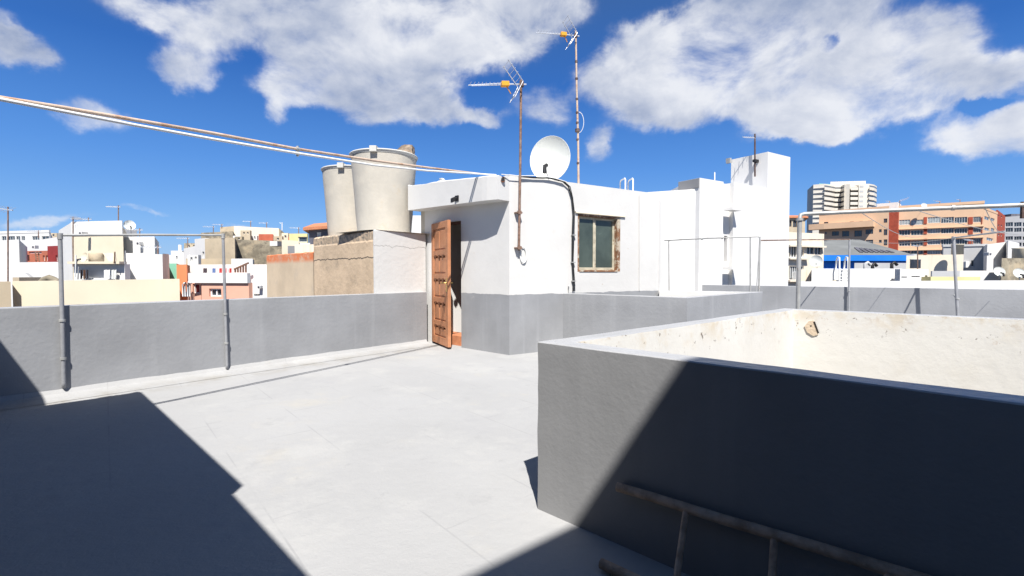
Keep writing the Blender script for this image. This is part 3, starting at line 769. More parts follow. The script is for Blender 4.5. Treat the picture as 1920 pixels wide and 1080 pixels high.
mb.build('bracket', 'rust_steel', mm)
mb = MB(); c = VP(981, 478, K + wn * .02, K + wn * .02 + v2)
loop = [c + V3(v2) * (.055 * math.sin(t)) + Vector((0, 0, .12 * math.cos(t))) for t in [k * 2 * math.pi / 20 for k in range(21)]]
mb.tube(loop, .008, 6); mb.tube([p + V3(v2) * .012 + V3(wn) * .004 for p in loop[3:18]], .006, 6)
mb.build('cable_loop', 'white_cable', mm)
# tall mast behind the penthouse roof
b2 = PY(1085, 350, 9.35); b2.z = 2.67; t2 = PY(1079.5, 58, 9.35)
m2 = thing('antenna_mast', 'very tall thin pinkish mast rising behind the white dish, tv aerial at its top', 'antenna', tuple(b2))
mb = MB(); pts = [b2, b2.lerp(t2, .33) + Vector((.01, 0, 0)), b2.lerp(t2, .66), t2]; mb.tube(pts, [.024, .021, .019, .017], 12)
mb.build('mast', 'rust_pipe', m2)
mb = MB()
for f_ in (.08, .22, .36, .46, .52, .60, .72, .82):
    p = b2.lerp(t2, f_); mb.tube([p - Vector((0, 0, .018)), p + Vector((0, 0, .018))], .027, 8)
p = b2.lerp(t2, .415); mb.tube([p - Vector((0, 0, .03)), p + Vector((0, 0, .03))], .045, 10)
mb.build('collar', 'dark_rust', m2)
mb = MB(); p = b2.lerp(t2, .40)
mb.tube([p + Vector((.02 + .10 * math.sin(t), -.01, .20 - .20 * math.cos(t))) for t in [k * math.pi / 10 for k in range(11)]], .006, 6); mb.build('cable_loop', 'white_cable', m2)
aerial(m2, PY(1079.5, 67, 9.35), (-.95, -.28, -.03), .9)


def dish(name, label, c, dia, face, base, matd='dish_white', group=None, cat='satellite dish', arm=True, seg=40, asp=1.0):
    t = thing(name, label, cat, tuple(base), group); face = Vector(face).normalized(); c = Vector(c)
    r = dia / 2; mb = MB(); pr = []
    n = 8 if dia < 1.5 else 12
    for k in range(n + 1): pr.append((r * k / n + 1e-4, .16 * dia * (k / n) ** 2 - .16 * dia))
    pr += [(r * 1.012, 0.004), (r * 1.02, -.006), (r * 1.0, -.016)]
    for k in range(n - 1, -1, -1): pr.append((r * k / n + 1e-4, .16 * dia * (k / n) ** 2 - .16 * dia - .012))
    side = face.cross(Vector((0, 0, 1))).normalized(); up = side.cross(face).normalized()
    mb.lathe(c, pr, seg, axis=face)
    mb.v = [v - side * ((v - c).dot(side) * (1 - asp)) for v in mb.v]; mb.build('reflector', matd, t)
    a0_ = c - up * r * .98 - face * .01; lnb = c + face * dia * .42 - up * r * .62
    if arm:
        mb = MB(); mb.bar(a0_, lnb, .02, .02); mb.tube([c - up * r * .8 - side * r * .45, lnb], .005, 6); mb.build('arm', 'alu', t)
        mb = MB(); mb.tube([lnb - up * .01, lnb - face * .10 + up * .04], [.022, .034], 12); mb.tube([lnb + up * .01, lnb - up * .12 + face * .0], [.03, .035], 10); mb.build('receiver', 'black_plastic', t)
    mb = MB(); bk = c - face * (.17 * dia + .01)
    mb.tube([bk - up * .1 * dia, Vector((bk.x, bk.y, bk.z)) - face * .06 - up * .1 * dia, Vector((base[0], base[1], c.z - .3 * dia)), Vector(base)], .02 if dia > .5 else .015, 8)
    mb.build('bracket', 'galv_steel', t); return t

dc = PY(1031, 297, 7.95)
dish('satellite_dish', 'large white oval satellite dish on the penthouse roof edge, with a black receiver', dc, .765, (-.30, -.94, .13), (dc.x + .05, dc.y + .25, 2.67), asp=.88)

# cable along the roof edge and down the wall
rp = [VP(x, y, K + wn * .03, K + wn * .03 + v2) for x, y in ((977, 331), (1000, 333), (1030, 334), (1055, 340), (1066, 350), (1072, 370), (1075, 400), (1073.5, 440), (1073, 490), (1075, 525), (1075, 546))]
mb = MB(); mb.tube(rp, .012, 8); mb.tube([p + V3(v2) * (.018 + .008 * math.sin(i * 2.1)) + V3(wn) * .01 for i, p in enumerate(rp[3:])], .007, 6)
cb = tag(mb.build('cable', 'black_cable'), 'black cable bundle running from the dish down the white wall beside the window', 'cable')
mb = MB()
for (x, y) in ((1074, 441), (1073, 492), (1074, 527)):
    p = VP(x, y, K + wn * .005, K + wn * .005 + v2); mb.box(p - V3(v2) * .035 + Vector((0, 0, -.008)), V3(v2) * .07, V3(wn) * .045, (0, 0, .016))
mb.build('clip', 'galv_steel', cb)
mb = MB(); mb.tube([VP(x, y, K + wn * .05, K + wn * .05 + v2) for x, y in ((940, 327), (975, 330), (1010, 329), (1040, 334), (1062, 341))], .007, 6)
tag(mb.build('cable', 'white_cable'), 'thin white cable lying along the penthouse roof edge below the dish', 'cable')
mb = MB(); q = [VP(1066, 549, K + wn * .01, K + wn * .01 + v2), VP(1066, 538, K + wn * .02, K + wn * .02 + v2), VP(1067, 536, K + wn * .05, K + wn * .05 + v2)]
mb.tube(q, .010, 6); tag(mb.build('pipe_stub', 'galv_steel'), 'tiny bent pipe stub at the foot of the white wall by the black cable', 'pipe')
# handrail hoops on the roof edge
hb = [K + v2 * s_ - wn * .15 for s_ in [(VP(x, 350, K, K + v2).to_2d() - K).length for x in (1184, 1193, 1198.5, 1208)]]
rl = thing('ladder_handrail', 'pair of thin white looped handrails standing on the far end of the penthouse roof', 'handrail', (hb[0].x, hb[0].y, 2.67))
for i, (a, b, zt) in enumerate(((hb[0], hb[1], 2.98), (hb[2], hb[3], 3.0))):
    a = V3(a); b = V3(b) - V3(wn) * .25
    mb = MB(); mb.tube([a + Vector((0, 0, 2.64)), a + Vector((0, 0, zt - .03)), a.lerp(b, .12) + Vector((0, 0, zt)), a.lerp(b, .88) + Vector((0, 0, zt)), b + Vector((0, 0, zt - .03)), b + Vector((0, 0, 2.64))], .013, 8)
    mb.build('rail', 'white_pvc', rl)
# wall conduit lines further along the side wall
mb = MB(); p1 = VP(1199, 366, K + wn * .012, K + wn * .012 + v2); p0 = VP(1199, 545, K + wn * .012, K + wn * .012 + v2); mb.tube([p1, p0], .008, 6)
tag(mb.build('conduit', 'white_plaster'), 'thin white conduit running straight down the penthouse wall right of the window', 'conduit')

# ------------------------------------------------------------------ overhead pipes
L0 = Vector((-3.19, 2.97)); L1 = Vector((-.52, 7.31))
def ohp(pix, off, r, extra): 
    n_ = Vector((-(L1 - L0).y, (L1 - L0).x)).normalized() * off
    return [extra] + [VP(x, y, L0 + n_, L1 + n_) for x, y in pix]
up_px = [(0, 183), (120, 202), (240, 222.5), (400, 250), (555, 279), (700, 301), (800, 314), (900, 326)]
lo_px = [(0, 186), (120, 209), (250, 234), (400, 261), (555, 287), (700, 309.5), (800, 320), (930, 328)]
A_ = ohp(up_px, 0.0, .02, Vector((-4.2, 1.42, 2.25))); B_ = ohp(lo_px, -.03, .02, Vector((-4.18, 1.40, 2.22)))
rusty = tag(MB().build('x', 'rust_pipe'), '', '') if False else None
mb = MB(); mb.tube(A_, .0135, 10); op = tag(mb.build('overhead_pipe', 'rust_pipe'), 'rusty beige pipe crossing the sky overhead to the penthouse, upper of the two', 'pipe')
mb = MB(); mb.tube(B_, .012, 10); op2 = tag(mb.build('overhead_pipe', 'white_pvc'), 'clean white pipe crossing the sky overhead to the penthouse, lower of the two', 'pipe')
mb = MB()
for x, y, y2 in ((558, 279.5, 287.5),):
    a = VP(x, y, L0, L1); b = VP(x, y2, L0, L1); d_ = V3((L1 - L0).normalized())
    mb.tube([a - d_ * .02, a + d_ * .02], .019, 10); mb.tube([b - d_ * .02, b + d_ * .02], .017, 10); mb.bar(a + Vector((0, 0, .03)), b - Vector((0, 0, .03)), .02, .012)
mb.build('clamp', 'galv_steel', op)

# ------------------------------------------------------------------ clothes-line frames
def clampring(mb, p, r, d=Vector((0, 0, 1))):
    mb.tube([p - d * .012, p + d * .012], r * 1.45, 10)

def wallpost(par, px, ytop, ybot, off, r, yclamp, A=PA, B=PB, n_=pn):
    a = A + n_ * off; b = B + n_ * off
    xt, xb = px if isinstance(px, tuple) else (px, px)
    T = VP(xt, ytop, a, b); Bt = VP(xb, ybot, a, b)
    mb = MB(); mb.tube([T, T.lerp(Bt, .5), Bt + Vector((0, 0, .04)), Bt, Bt - V3(n_) * (off - .0)], r, 10); mb.build('post', 'painted_pipe', par)
    mb = MB()
    for y in yclamp:
        f_ = (y - ytop) / (ybot - ytop); p = T.lerp(Bt, f_); clampring(mb, p, r); mb.bar(p, p - V3(n_) * off, .02, .012)
    mb.build('clamp', 'galv_steel', par); return T
fr1 = thing('clothesline_stand', 'grey pipe frame clamped to the left parapet, two posts and a long top rail', 'clothesline frame', (PA.x, PA.y, 0))
T1 = wallpost(fr1, (112.5, 120), 441, 725, .034, .0185, (600, 672)); T2 = wallpost(fr1, (418, 426), 441, 690, .03, .0165, (588, 643))
mb = MB(); mb.tube([T1 - V3(pu) * .0, T1.lerp(T2, .5) + Vector((0, 0, .004)), T2 + V3(pu) * .01], .0135, 10)
for T in (T1, T2): mb.tube([T - Vector((0, 0, .04)), T + Vector((0, 0, .02))], .023, 10)
mb.build('rail', 'galv_steel', fr1)
# right foreground frame behind the big shaft
b3 = VP(1496, 600, C1 + Vector((.1, .32)), C2 + Vector((.1, .32))); t3 = PY(1499.5, 401, b3.y)
e3 = PY(1917, 384.5, b3.y - .72); e4 = e3 + (e3 - t3) * .35
fr2 = thing('clothesline_stand', 'tall pale pipe post and rail standing just behind the big shaft wall', 'clothesline frame', (b3.x, b3.y, 0))
mb = MB(); mb.tube([Vector((b3.x, b3.y, 0)), t3 - Vector((0, 0, .05))], .022, 12); mb.build('post', 'galv_steel', fr2)
mb = MB(); mb.tube([t3 - Vector((0, 0, .06)), t3 - Vector((-.01, 0, .01)), t3 + Vector((.05, 0, .0)), t3.lerp(e3, .5), e3, e4], .0205, 12)
clampring(mb, t3 - Vector((0, 0, .06)), .024); clampring(mb, t3.lerp(e3, .72), .0185, (e3 - t3).normalized()); mb.build('rail', 'galv_steel', fr2)
mb = MB(); mb.tube([Vector((e4.x, e4.y, 0)), e4 + Vector((0, 0, .03))], .025, 12); mb.build('post', 'galv_steel', fr2)
mb = MB(); mb.bar(e3 + Vector((.02, 0, .03)), e3 + Vector((.02, 0, -.12)), .06, .02); mb.build('bracket', 'dark_rust', fr2)
# frames along the far right parapet
qn = Vector((-.63, -.776))
fr3 = thing('clothesline_stand', 'thin post at the far right parapet whose top rail runs left to the well frame', 'clothesline frame', (Q0.x, Q0.y, 0))
T3 = wallpost(fr3, (1593, 1591), 449, 600, .07, .022, (545,), Q0, Q1, qn)
fr5 = thing('clothesline_stand', 'leaning post with side brace in front of the far right parapet', 'clothesline frame', (Q1.x, Q1.y, 0))
T5 = wallpost(fr5, (1788, 1796), 446, 605, .55, .027, (), Q0, Q1, qn)
mb = MB(); e5 = PY(1884, 434, 8.0); mb.tube([T5, e5], .016, 8); mb.tube([T5 - Vector((0, 0, .03)), T5 + Vector((0, 0, .03))], .034, 8)
pb = VP(1795, 560, Q0 + qn * .55, Q1 + qn * .55); mb.tube([pb, pb - V3(qn) * .3 + Vector((-.04, 0, .06))], .020, 8); clampring(mb, pb, .026)
mb.build('rail', 'galv_steel', fr5)
# frame on the small well
fr4 = thing('clothesline_stand', 'thin rusty wire-like frame with slanting legs standing on the small light well', 'clothesline frame', (E0.x, E0.y, ZP))
wl = MB(); tl = PY(1246, 451, 9.6); tr = PY(1425, 443.5, 8.55)
wl.tube([tl, tl.lerp(tr, .5) + Vector((0, 0, .01)), tr - Vector((.02, 0, -.0)), tr - Vector((0, 0, .03))], .0135, 8)
clampring(wl, tl.lerp(tr, .42), .016, (tr - tl).normalized()); clampring(wl, tl.lerp(tr, .63), .014, (tr - tl).normalized()); wl.build('rail', 'galv_steel', fr4)
def leg(a, b, r=.013):
    m_ = MB(); m_.tube([a, b], r * .8, 8); m_.build('leg', 'galv_steel', fr4)
gd = (Wc - W0).normalized()
leg(PY(1254, 452, 9.55), Vector((PY(1256, 540, 9.55).x, 9.55, .0)), .015)
leg(PY(1242, 452, 9.6), Vector((PY(1233, 540, 9.5).x, 9.5, .6)), .010)
leg(PY(1234, 480, 9.5), Vector((PY(1227, 545, 9.3).x, 9.3, .6)), .010); leg(PY(1234, 480, 9.5), PY(1244, 515, 9.5), .008)
leg(PY(1407, 445, 8.6), Vector((PY(1407, 545, 8.6).x, 8.6, .85)), .017); leg(tr, Vector((PY(1423, 545, 8.55).x, 8.55, .85)), .018)
leg(PY(1424, 455, 8.55), Vector((PY(1418, 545, 8.5).x, 8.5, .85)), .010)
mb = MB(); mb.tube([tr - Vector((0, 0, .07)), tr.lerp(T3, .5) - Vector((0, 0, .03)), T3], .012, 8); mb.build('rail', 'rust_steel', fr3)
lines = thing('clothesline', 'thin sagging wires strung from the near pipe rail toward the far right posts', 'clothesline', tuple(t3))
for k, (a, b) in enumerate(((T3 + Vector((.05, 0, .0)), T5), (t3.lerp(e3, .55), T5 + Vector((.9, -.9, 0))), (t3.lerp(e3, .3), T3 + Vector((1.0, -.8, 0))), (t3.lerp(e3, .85), e5))):
    mb = MB(); mb.tube([a.lerp(b, i / 8) - Vector((0, 0, .10 * math.sin(math.pi * i / 8))) for i in range(9)], .004, 5); mb.build('wire', 'galv_steel', lines)

# ------------------------------------------------------------------ wooden ladder on its side
cu = V3(c01); cn = Vector((-c01.y, c01.x, 0)) * -1
if cn.y > 0: cn = -cn
r0 = VP(1158, 913, C0 + cn.to_2d() * .03, C0 + cn.to_2d() * .03 + c01); r1 = VP(1700, 1078, C0 + cn.to_2d() * .03, C0 + cn.to_2d() * .03 + c01)
ld = thing('wooden_ladder', 'old dark wooden ladder lying on its side against the shaded shaft wall', 'ladder', (r0.x, r0.y, 0))
re = r1 + (r1 - r0) * 1.15
g0 = PZ(1127, 1056, .03); g1 = g0 + (re - r0) * 1.0; g1.z = .03
def rail_pts(a, b, k=12, s=0): return [a.lerp(b, i / k) + Vector((0, 0, .004 * mnoise.noise(Vector((i * .5, s, 0))))) for i in range(k + 1)]
for (a, b, s, r_) in ((r0, re, 1, .021), (g0, g1, 5, .021)):
    mb = MB(); mb.tube(rail_pts(a, b, 14, s), r_, 8); mb.build('rail', 'old_wood', ld)
Lr = (re - r0).length; s1_ = (VP(1287, 955, r0, r1) - r0).length; s2_ = (VP(1452, 1005, r0, r1) - r0).length
k = 0; s_ = s1_
while s_ < Lr - .1:
    a = r0 + (re - r0).normalized() * s_; b = g0 + (g1 - g0).normalized() * (s_ - .0)
    mb = MB(); mb.tube([a, a.lerp(b, .5), b], .013, 8); mb.build('rung', 'old_wood', ld); s_ += (s2_ - s1_)

# ------------------------------------------------------------------ neighbour's masonry and water tanks beyond the parapet
QC = Vector((-2.235, 7.74)); u1 = Vector((-.71, .705)); u2 = pu
QW = QC + u2 * ((VP(800, 430, QC, QC + u2).to_2d() - QC).length - .03)
QL = VP(588, 450, QC, QC + u1).to_2d()
tb = thing('masonry_block', 'neighbouring cracked masonry block carrying the two tanks, bare tan left side and white right side', 'wall', (QC.x, QC.y, 0))
mb = MB()
rows = []; nn_ = 40
for i in range(nn_ + 1):
    p = QC.lerp(QL, i / nn_); w = .012 * mnoise.noise(Vector((i * .7, 3, 0))); bump_ = .015 * mnoise.noise(Vector((i * .9, 8, 0)))
    o = Vector((-.705, -.71)) * (w + .0)
    rows.append([V3(p, -3), V3(p, 1.76 + bump_), V3(p - Vector((-.705, -.71)) * (.012 + .01 * mnoise.noise(Vector((i, 0, 5)))), 1.79 + bump_), V3(p + o, 1.92 + bump_ * 1.6), V3(p + o - Vector((-.705, -.71)) * .05, 1.955 + bump_), V3(p - Vector((-.705, -.71)) * .5, 1.95), V3(p - Vector((-.705, -.71)) * 1.7, 1.945)])
mb.grid(rows, 0, smooth=False, flip=True); mb.face([V3(QL, -3), V3(QL, 1.9), V3(QL + u2 * 1.6, 1.9), V3(QL + u2 * 1.6, -3)])
mb.build('bare_wall', 'tan_concrete', tb)
M['white_cracked'] = None
mat('white_cracked', (.565, .558, .543), patch=.03, bump=.4, bscale=14, crack=[(1.70, .16, .0035)])
mb = MB(); rows = []
qo = Vector((pu.y, -pu.x))
for i in range(31):
    p = QC.lerp(QW, i / 30); b_ = .008 * mnoise.noise(Vector((i * .8, 1, 2)))
    rows.append([V3(p + qo * .006, -3), V3(p + qo * .006, 1.935 + b_), V3(p - qo * .006, 1.955 + b_), V3(p - qo * .3, 1.962), V3(p - qo * 1.2, 1.962)])
mb.grid(rows, 0, smooth=False); mb.face([V3(QC + qo * .006, -3), V3(QC + qo * .006, 1.95), V3(QC + qo * -.02 , 1.95), V3(QC + qo * -.02, -3)])
mb.build('white_wall', 'white_cracked', tb)
QE = VP(500, 500, QC, QC + u1).to_2d(); a = QL + u1 * .02
mb = MB(); rows = []
for i in range(25):
    p = a.lerp(QE, i / 24); rows.append([V3(p, -3), V3(p, 1.655 + .02 * mnoise.noise(Vector((i * .7, 0, 9)))), V3(p + Vector((.05, .05)), 1.675 + .02 * mnoise.noise(Vector((i * .7, 4, 9)))), V3(p + Vector((.22, .22)), 1.67), V3(p + Vector((.24, .24)), -3)])
mb.grid(rows, 0, smooth=False, flip=True); mb.face([V3(QE, -3), V3(QE, 1.66), V3(QE + Vector((.24, .24)), 1.66), V3(QE + Vector((.24, .24)), -3)])
tag(mb.build('garden_wall', 'tan_wall'), 'tan rendered wall with a peeling orange top edge, left of the tank block', 'wall')

def tank(label, cx, Y, zb=1.95, s=1.0):
    c = PY(cx, 400, Y); c.z = zb
    t = thing('water_tank', label, 'water tank', tuple(c), None)
    mb = MB(); hh = 1.44 * s
    pr = [(.01, 0), (.44 * s, 0), (.475 * s, .02)] + [((.48 + .10 * k / 8) * s + (.004 if k in (2, 7) else 0), .04 + (hh - .1) * k / 8) for k in range(9)] + [(.585 * s, hh - .02), (.560 * s, hh - .02), (.54 * s, hh - .3)]
    mb.lathe(c, pr, 56); mb.build('body', 'tank_cement', t)
    mb = MB(); mb.lathe(c, [(.587 * s, hh - .06), (.595 * s, hh - .035), (.608 * s, hh - .025), (.612 * s, hh - .012), (.60 * s, hh), (.55 * s, hh + .01), (.30 * s, hh + .035), (.01, hh + .04)], 56); mb.build('lid', 'tank_rim', t)
    mb = MB()
    a = -1.62
    mb.box(c + Vector((math.cos(a) * .6 * s - .05, math.sin(a) * .60 * s - .05, hh - .07)), (.12, 0, 0), (0, .15, 0), (0, 0, .10)); mb.build('lid_catch', 'tank_rim', t, .006)
    return t
tank('big round cement water tank on the masonry block, nearer to the penthouse', 721, 8.82)
tank('farther cement water tank, partly hidden behind the big round one', 661, 9.85, 1.93, .98)
lc = PY(760, 400, 9.05); z0_ = 1.95 + 1.44 + .012; zt_l = PY(760, 275, 9.05).z
mb = MB(); rows = []
for j in range(6):
    z = z0_ + (zt_l - z0_) * j / 5; row = []
    for k_ in range(18):
        t = k_ / 18 * 2 * math.pi; sq = 1 / max(abs(math.cos(t)), abs(math.sin(t))) * (1 + .12 * mnoise.noise(Vector((k_ * .7, j * .6, 0))))
        slope = max(0, -math.cos(t)) * .14 * j / 5
        row.append(Vector((lc.x + .165 * math.cos(t) * min(sq, 1.3), lc.y + .15 * math.sin(t) * min(sq, 1.3), z - slope + .015 * mnoise.noise(Vector((k_ * .8, j, 3))))))
    rows.append(row)
mb.grid(rows, 0, closed=True, smooth=False); mb.face(rows[-1])
tag(mb.build('stone', 'rough_stone'), 'rough brown stone chunk weighing down the lid of the big water tank', 'stone')

# ------------------------------------------------------------------ the building behind the camera (casts the big shadows)
sh_ = Vector((SX, SY)); ZC = 2.5
P1 = PZ(265, 735, 0).to_2d() - sh_ * ZC; P2 = PZ(453, 907, 0).to_2d() - sh_ * ZC; P3 = PZ(590, 1080, 0).to_2d() - sh_ * ZC
eu = (P3 - P1).normalized(); en = Vector((-eu.y, eu.x))
if en.y < 0: en = -en
bk = thing('stair_house', 'grey stair building behind and left of the camera with a tiled flat canopy', 'building', (P1.x, P1.y, 0))
wl0 = PZ(85, 748, 0).to_2d() - sh_ * ZC
mb = MB(); mb.prism([wl0 - eu * 1.7, wl0 + eu * 5.6, wl0 + eu * 5.6 - en * 3.5, wl0 - eu * 1.7 - en * 3.5], 0, ZC); mb.build('wall', 'dark_render', bk)
e1 = P2 + (P2 - P1).normalized() * .03; far_ = -pu
jog = en * -.075
P3b = P3 + (P3 - P1).normalized() * 1.6
mb = MB(); mb.prism([P1, e1, e1 + jog, P3b + jog * .2, P3b - en * .8, P1 + far_ * .0 - en * .72], ZC - .14, ZC - .001); mb.build('canopy', 'grey_paint', bk)
mb = MB(); L_ = (P3b - e1).length; k_ = 0
while k_ * .085 < L_ - .1:
    p = e1 + jog + (P3b + jog * .2 - e1 - jog).normalized() * (k_ * .085 + .05)
    mb.tube([V3(p - en * .2, ZC - .075), V3(p + en * (.004 + .008 * rng.random()), ZC - .075)], .05, 10); k_ += 1
mb.build('tile_row', 'terracotta', bk)
mb = MB()                                        # ragged old render at the side edge
for i in range(9):
    t = i / 9; p = P1 - pu * (.03 + .5 * t) - V3(Vector((0, 0)), 0).to_2d()
    outn = Vector((-pu.y, pu.x)); w = (.03 + .03 * rng.random()) * (1 if i < 6 else .4)
    mb.tube([V3(p - outn * .05, ZC - .03), V3(p + outn * w, ZC - .03)], .03, 7)
mb.build('tile_row', 'terracotta', bk)
HB = 6.0
r2_ = PZ(1065, 989, 0).to_2d() - sh_ * HB; ed = Vector((.78, .62)).normalized()
rr = PZ(1280, 675, .89).to_2d() - sh_ * (HB - .89); ed = (rr - r2_).normalized()
Ac = r2_ + ed * 1.75
bb = thing('apartment_house', 'tall plain apartment block standing behind the camera to the right', 'building', (Ac.x, Ac.y, 0))
mb = MB(); mb.prism([Ac, Ac - ed * 5, Ac - ed * 5 + Vector((2.5, -3.5)), Ac + Vector((.73, -.68)) * 5], GZ, HB); mb.build('wall', 'dark_render', bb)

# ------------------------------------------------------------------ the town around
def house(name, label, pa, pb, ytop, m, wins=(), deep=6.0, z0=GZ, frame='frame_white', cat='building', ytop2=None, group=None, th=.25, glassm='glass_far', mull=0, roofm=None, rise=None, curb=.0):
    """a block whose front runs between two lines of sight at given distances: pa=(px, Y), pb=(px, Y); wins are (x0, y0, x1, y1) as seen"""
    A = PY(pa[0], 500, pa[1]); B = PY(pb[0], 500, pb[1]); A2 = A.to_2d(); B2 = B.to_2d(); u = (B2 - A2).normalized(); n = Vector((-u.y, u.x))
    if n.y < 0: n = -n
    Ln = (B2 - A2).length
    cdir = ((A2 + B2) / 2).normalized(); cdir = (cdir * .92 + n * .08).normalized() if deep < 20 else n; cdir = cdir / max(.5, cdir.dot(n))
    zt = VP(pa[0], ytop, A, B).z; zt2 = zt if ytop2 is None else VP(pb[0], ytop2, A, B).z
    t = thing(name, label, cat, (A.x, A.y, 0), group)
    ops = []
    for w in wins:
        q0 = VP(w[0], w[1], A, B); q1 = VP(w[2], w[3], A, B); s0 = (q0.to_2d() - A2).dot(u); s1 = (q1.to_2d() - A2).dot(u)
        zc = VP((w[0] + w[2]) / 2, (w[1] + w[3]) / 2, A, B).z; hz = (q0.z - q1.z) / 2
        ops.append((max(.02, s0), min(Ln - .02, s1), zc - hz, zc + hz, w[4] if len(w) > 4 else mull, w[5] if len(w) > 5 else glassm))
    mb = MB()
    if ops:
        mb.wall_open(A2, B2, th, z0, zt, ops, 0, back=1 if Vector((-u.y, u.x)).dot(n) > 0 else -1)
        mb.prism([A2 + n * (th - .06) + u * .003, B2 + n * (th - .06) - u * .003, B2 + cdir * deep - u * .003, A2 + cdir * deep + u * .003], z0, zt - .01)
    else:
        mb.prism([A2, B2, B2 + cdir * deep, A2 + cdir * deep], z0, [zt, zt2, zt2, zt])
    mb.build('wall', m, t)
    if curb:
        mb = MB(); mb.prism([A2 - u * .05 - n * .06, B2 + u * .05 - n * .06, B2 + u * .05 + n * .2, A2 - u * .05 + n * .2], zt + .001, zt + curb); mb.build('cornice', m, t)
    if roofm:
        mb = MB(); mb.prism([A2 - u * .2 - n * .3, B2 + u * .2 - n * .3, B2 + u * .2 + cdir * (deep + .2), A2 - u * .2 + cdir * (deep + .2)], zt + .002, [zt + .18, zt + .18, zt + .18 + (rise or 0), zt + .18 + (rise or 0)])
        mb.build('roof', roofm, t)
    for (s0, s1, za, zb, ml, gm) in ops:
        if s1 - s0 < .05: continue
        f = .05 if s1 - s0 > .5 else .03
        w = MB(); o = A2 + n * .08
        for (a, b, c, d) in ((s0, s0 + f, za, zb), (s1 - f, s1, za, zb), (s0 + f, s1 - f, za, za + f), (s0 + f, s1 - f, zb - f, zb)):
            w.box(V3(o + u * a, c), V3(u) * (b - a), V3(n) * .05, (0, 0, d - c))
        for k in range(ml):
            x = s0 + (s1 - s0) * (k + 1) / (ml + 1); w.box(V3(o + u * (x - f / 2), za + f), V3(u) * f, V3(n) * .045, (0, 0, zb - za - 2 * f))
        wo = w.build('window', frame, t)
        g = MB(); g.box(V3(o + u * (s0 + .01) + n * .06, za + .01), V3(u) * (s1 - s0 - .02), V3(n) * .012, (0, 0, zb - za - .02)); g.build('pane', gm, wo)
    t['_'] = 0; del t['_']
    return t, A2, B2, u, n, zt


def far_mast(label, px, ytop, ybot, Y, s=.9, bd=(-.9, -.3, 0), kind='yagi', m='rust_steel'):
    a = PY(px, ybot, Y); b = PY(px, ytop, Y)
    t = thing('antenna_mast', label, 'antenna', tuple(a))
    mb = MB(); mb.tube([a, b], .010 + .0006 * Y, 6); mb.build('mast', m, t)
    bd = Vector(bd).normalized(); sd_ = bd.cross(Vector((0, 0, 1))).normalized()
    top = b - Vector((0, 0, .08)); an = MB(); an.bar(top - bd * .15 * s, top + bd * .85 * s, .03, .03)
    for k in range(7):
        c = top + bd * (-.05 + .13 * k) * s; an.bar(c - Vector((0, 0, .10 * s)) - sd_ * .2 * s, c + Vector((0, 0, .10 * s)) + sd_ * .2 * s, .006 + .0002 * Y, .006 + .0002 * Y)
    an.build('aerial', 'alu', t); return t


def sbox(name, label, cat, x0, x1, y0, y1, Y, dp, m, par=None, bev=0):
    """a small block standing at distance Y whose front is seen between x0..x1, y0..y1"""
    a = PY(x0, y1, Y); b = PY(x1, y1, Y); c = PY(x0, y0, Y)
    mb = MB(); mb.prism([a.to_2d(), b.to_2d(), b.to_2d() + Vector((0, dp)), a.to_2d() + Vector((0, dp))], a.z, c.z)
    o = mb.build(name, m, par, bev)
    if label: tag(o, label, cat)
    return o

# --- left side
house('boundary_wall', 'long cream wall of the next roof, just over the left parapet', (22, 10.6), (336, 11.4), 527.5, 'cream_far', deep=.25, cat='wall', ytop2=523)
house('boundary_wall', 'dull concrete wall stub at the left picture edge beyond the parapet', (-160, 9.6), (19, 10.4), 529, 'tan_far', deep=.25, cat='wall', ytop2=528)
h, *_ = house('apartment_building', 'distant flat-roofed building with a row of dark windows under a white roof edge, far left', (-60, 95), (94, 90), 440, 'white_far',
      wins=[(-20, 443, 0, 452), (3, 443, 12, 452, 1), (14, 443, 28, 452, 2), (30, 443, 38, 452, 1), (40, 443, 47, 451, 1), (60, 443, 74, 450, 2), (78, 443, 92, 450, 1)], deep=12, curb=.5)
house('house', 'white house with a sloping roof edge behind the terracotta house', (36, 44), (111, 42), 456, 'white_far', deep=6, ytop2=444)
house('house', 'low terracotta red house with small dark openings, left of the cream house', (34, 36), (93, 35), 471, 'terra_far', wins=[(54, 467 + 5, 78, 475), (80, 479, 84, 489), (86, 479, 90, 489)], deep=3)
house('house', 'small dark wine-red rooftop cabin beside the terracotta house', (90, 34), (109, 33.5), 461.5, 'wine_far', wins=[(104, 479, 108, 490)], deep=3)
house('house', 'white house at the far left edge, behind the thin antenna mast', (-90, 27), (37, 26), 455, 'white_far', deep=6, ytop2=449)
house('boundary_wall', 'plain white wall running in front of the terracotta house', (20, 21), (112, 20), 492, 'white_far', deep=.3, cat='wall')
sbox('roof_box', 'small beige box standing on the white wall left of the first grey post', 'box', 24, 36, 520, 530, 17, .8, 'tan_far')
house('house', 'small white lean-to with a dark gable shadow near the cream wall', (46, 18), (64, 18), 512, 'white_far', deep=1.2, ytop2=526)
mb = MB(); mb.tube([PY(78, 530, 16), PY(84, 524, 16), PY(92, 521, 16), PY(100, 524, 16), PY(108, 529, 16)], .11, 8); tag(mb.build('tarp_roll', 'stone_far'), 'brown arched bundle lying behind the cream wall', 'bundle')
ch, A2, B2, u, n, zt = house('house', 'tall cream house with a white left side, terrace with laundry and antennas', (137, 23), (232, 22.5), 417, 'cream_far', deep=4, ytop2=423.5)
a = PY(112, 500, 24.5); b = PY(137, 500, 23)
mb = MB(); mb.prism([a.to_2d(), b.to_2d() - Vector((.02, 0)), b.to_2d() + Vector((-.02, 4)), a.to_2d() + Vector((0, 3))], GZ, [PY(112, 432, 24.5).z, zt, zt, PY(112, 432, 24.5).z]); mb.build('side_wall', 'white_far', ch)
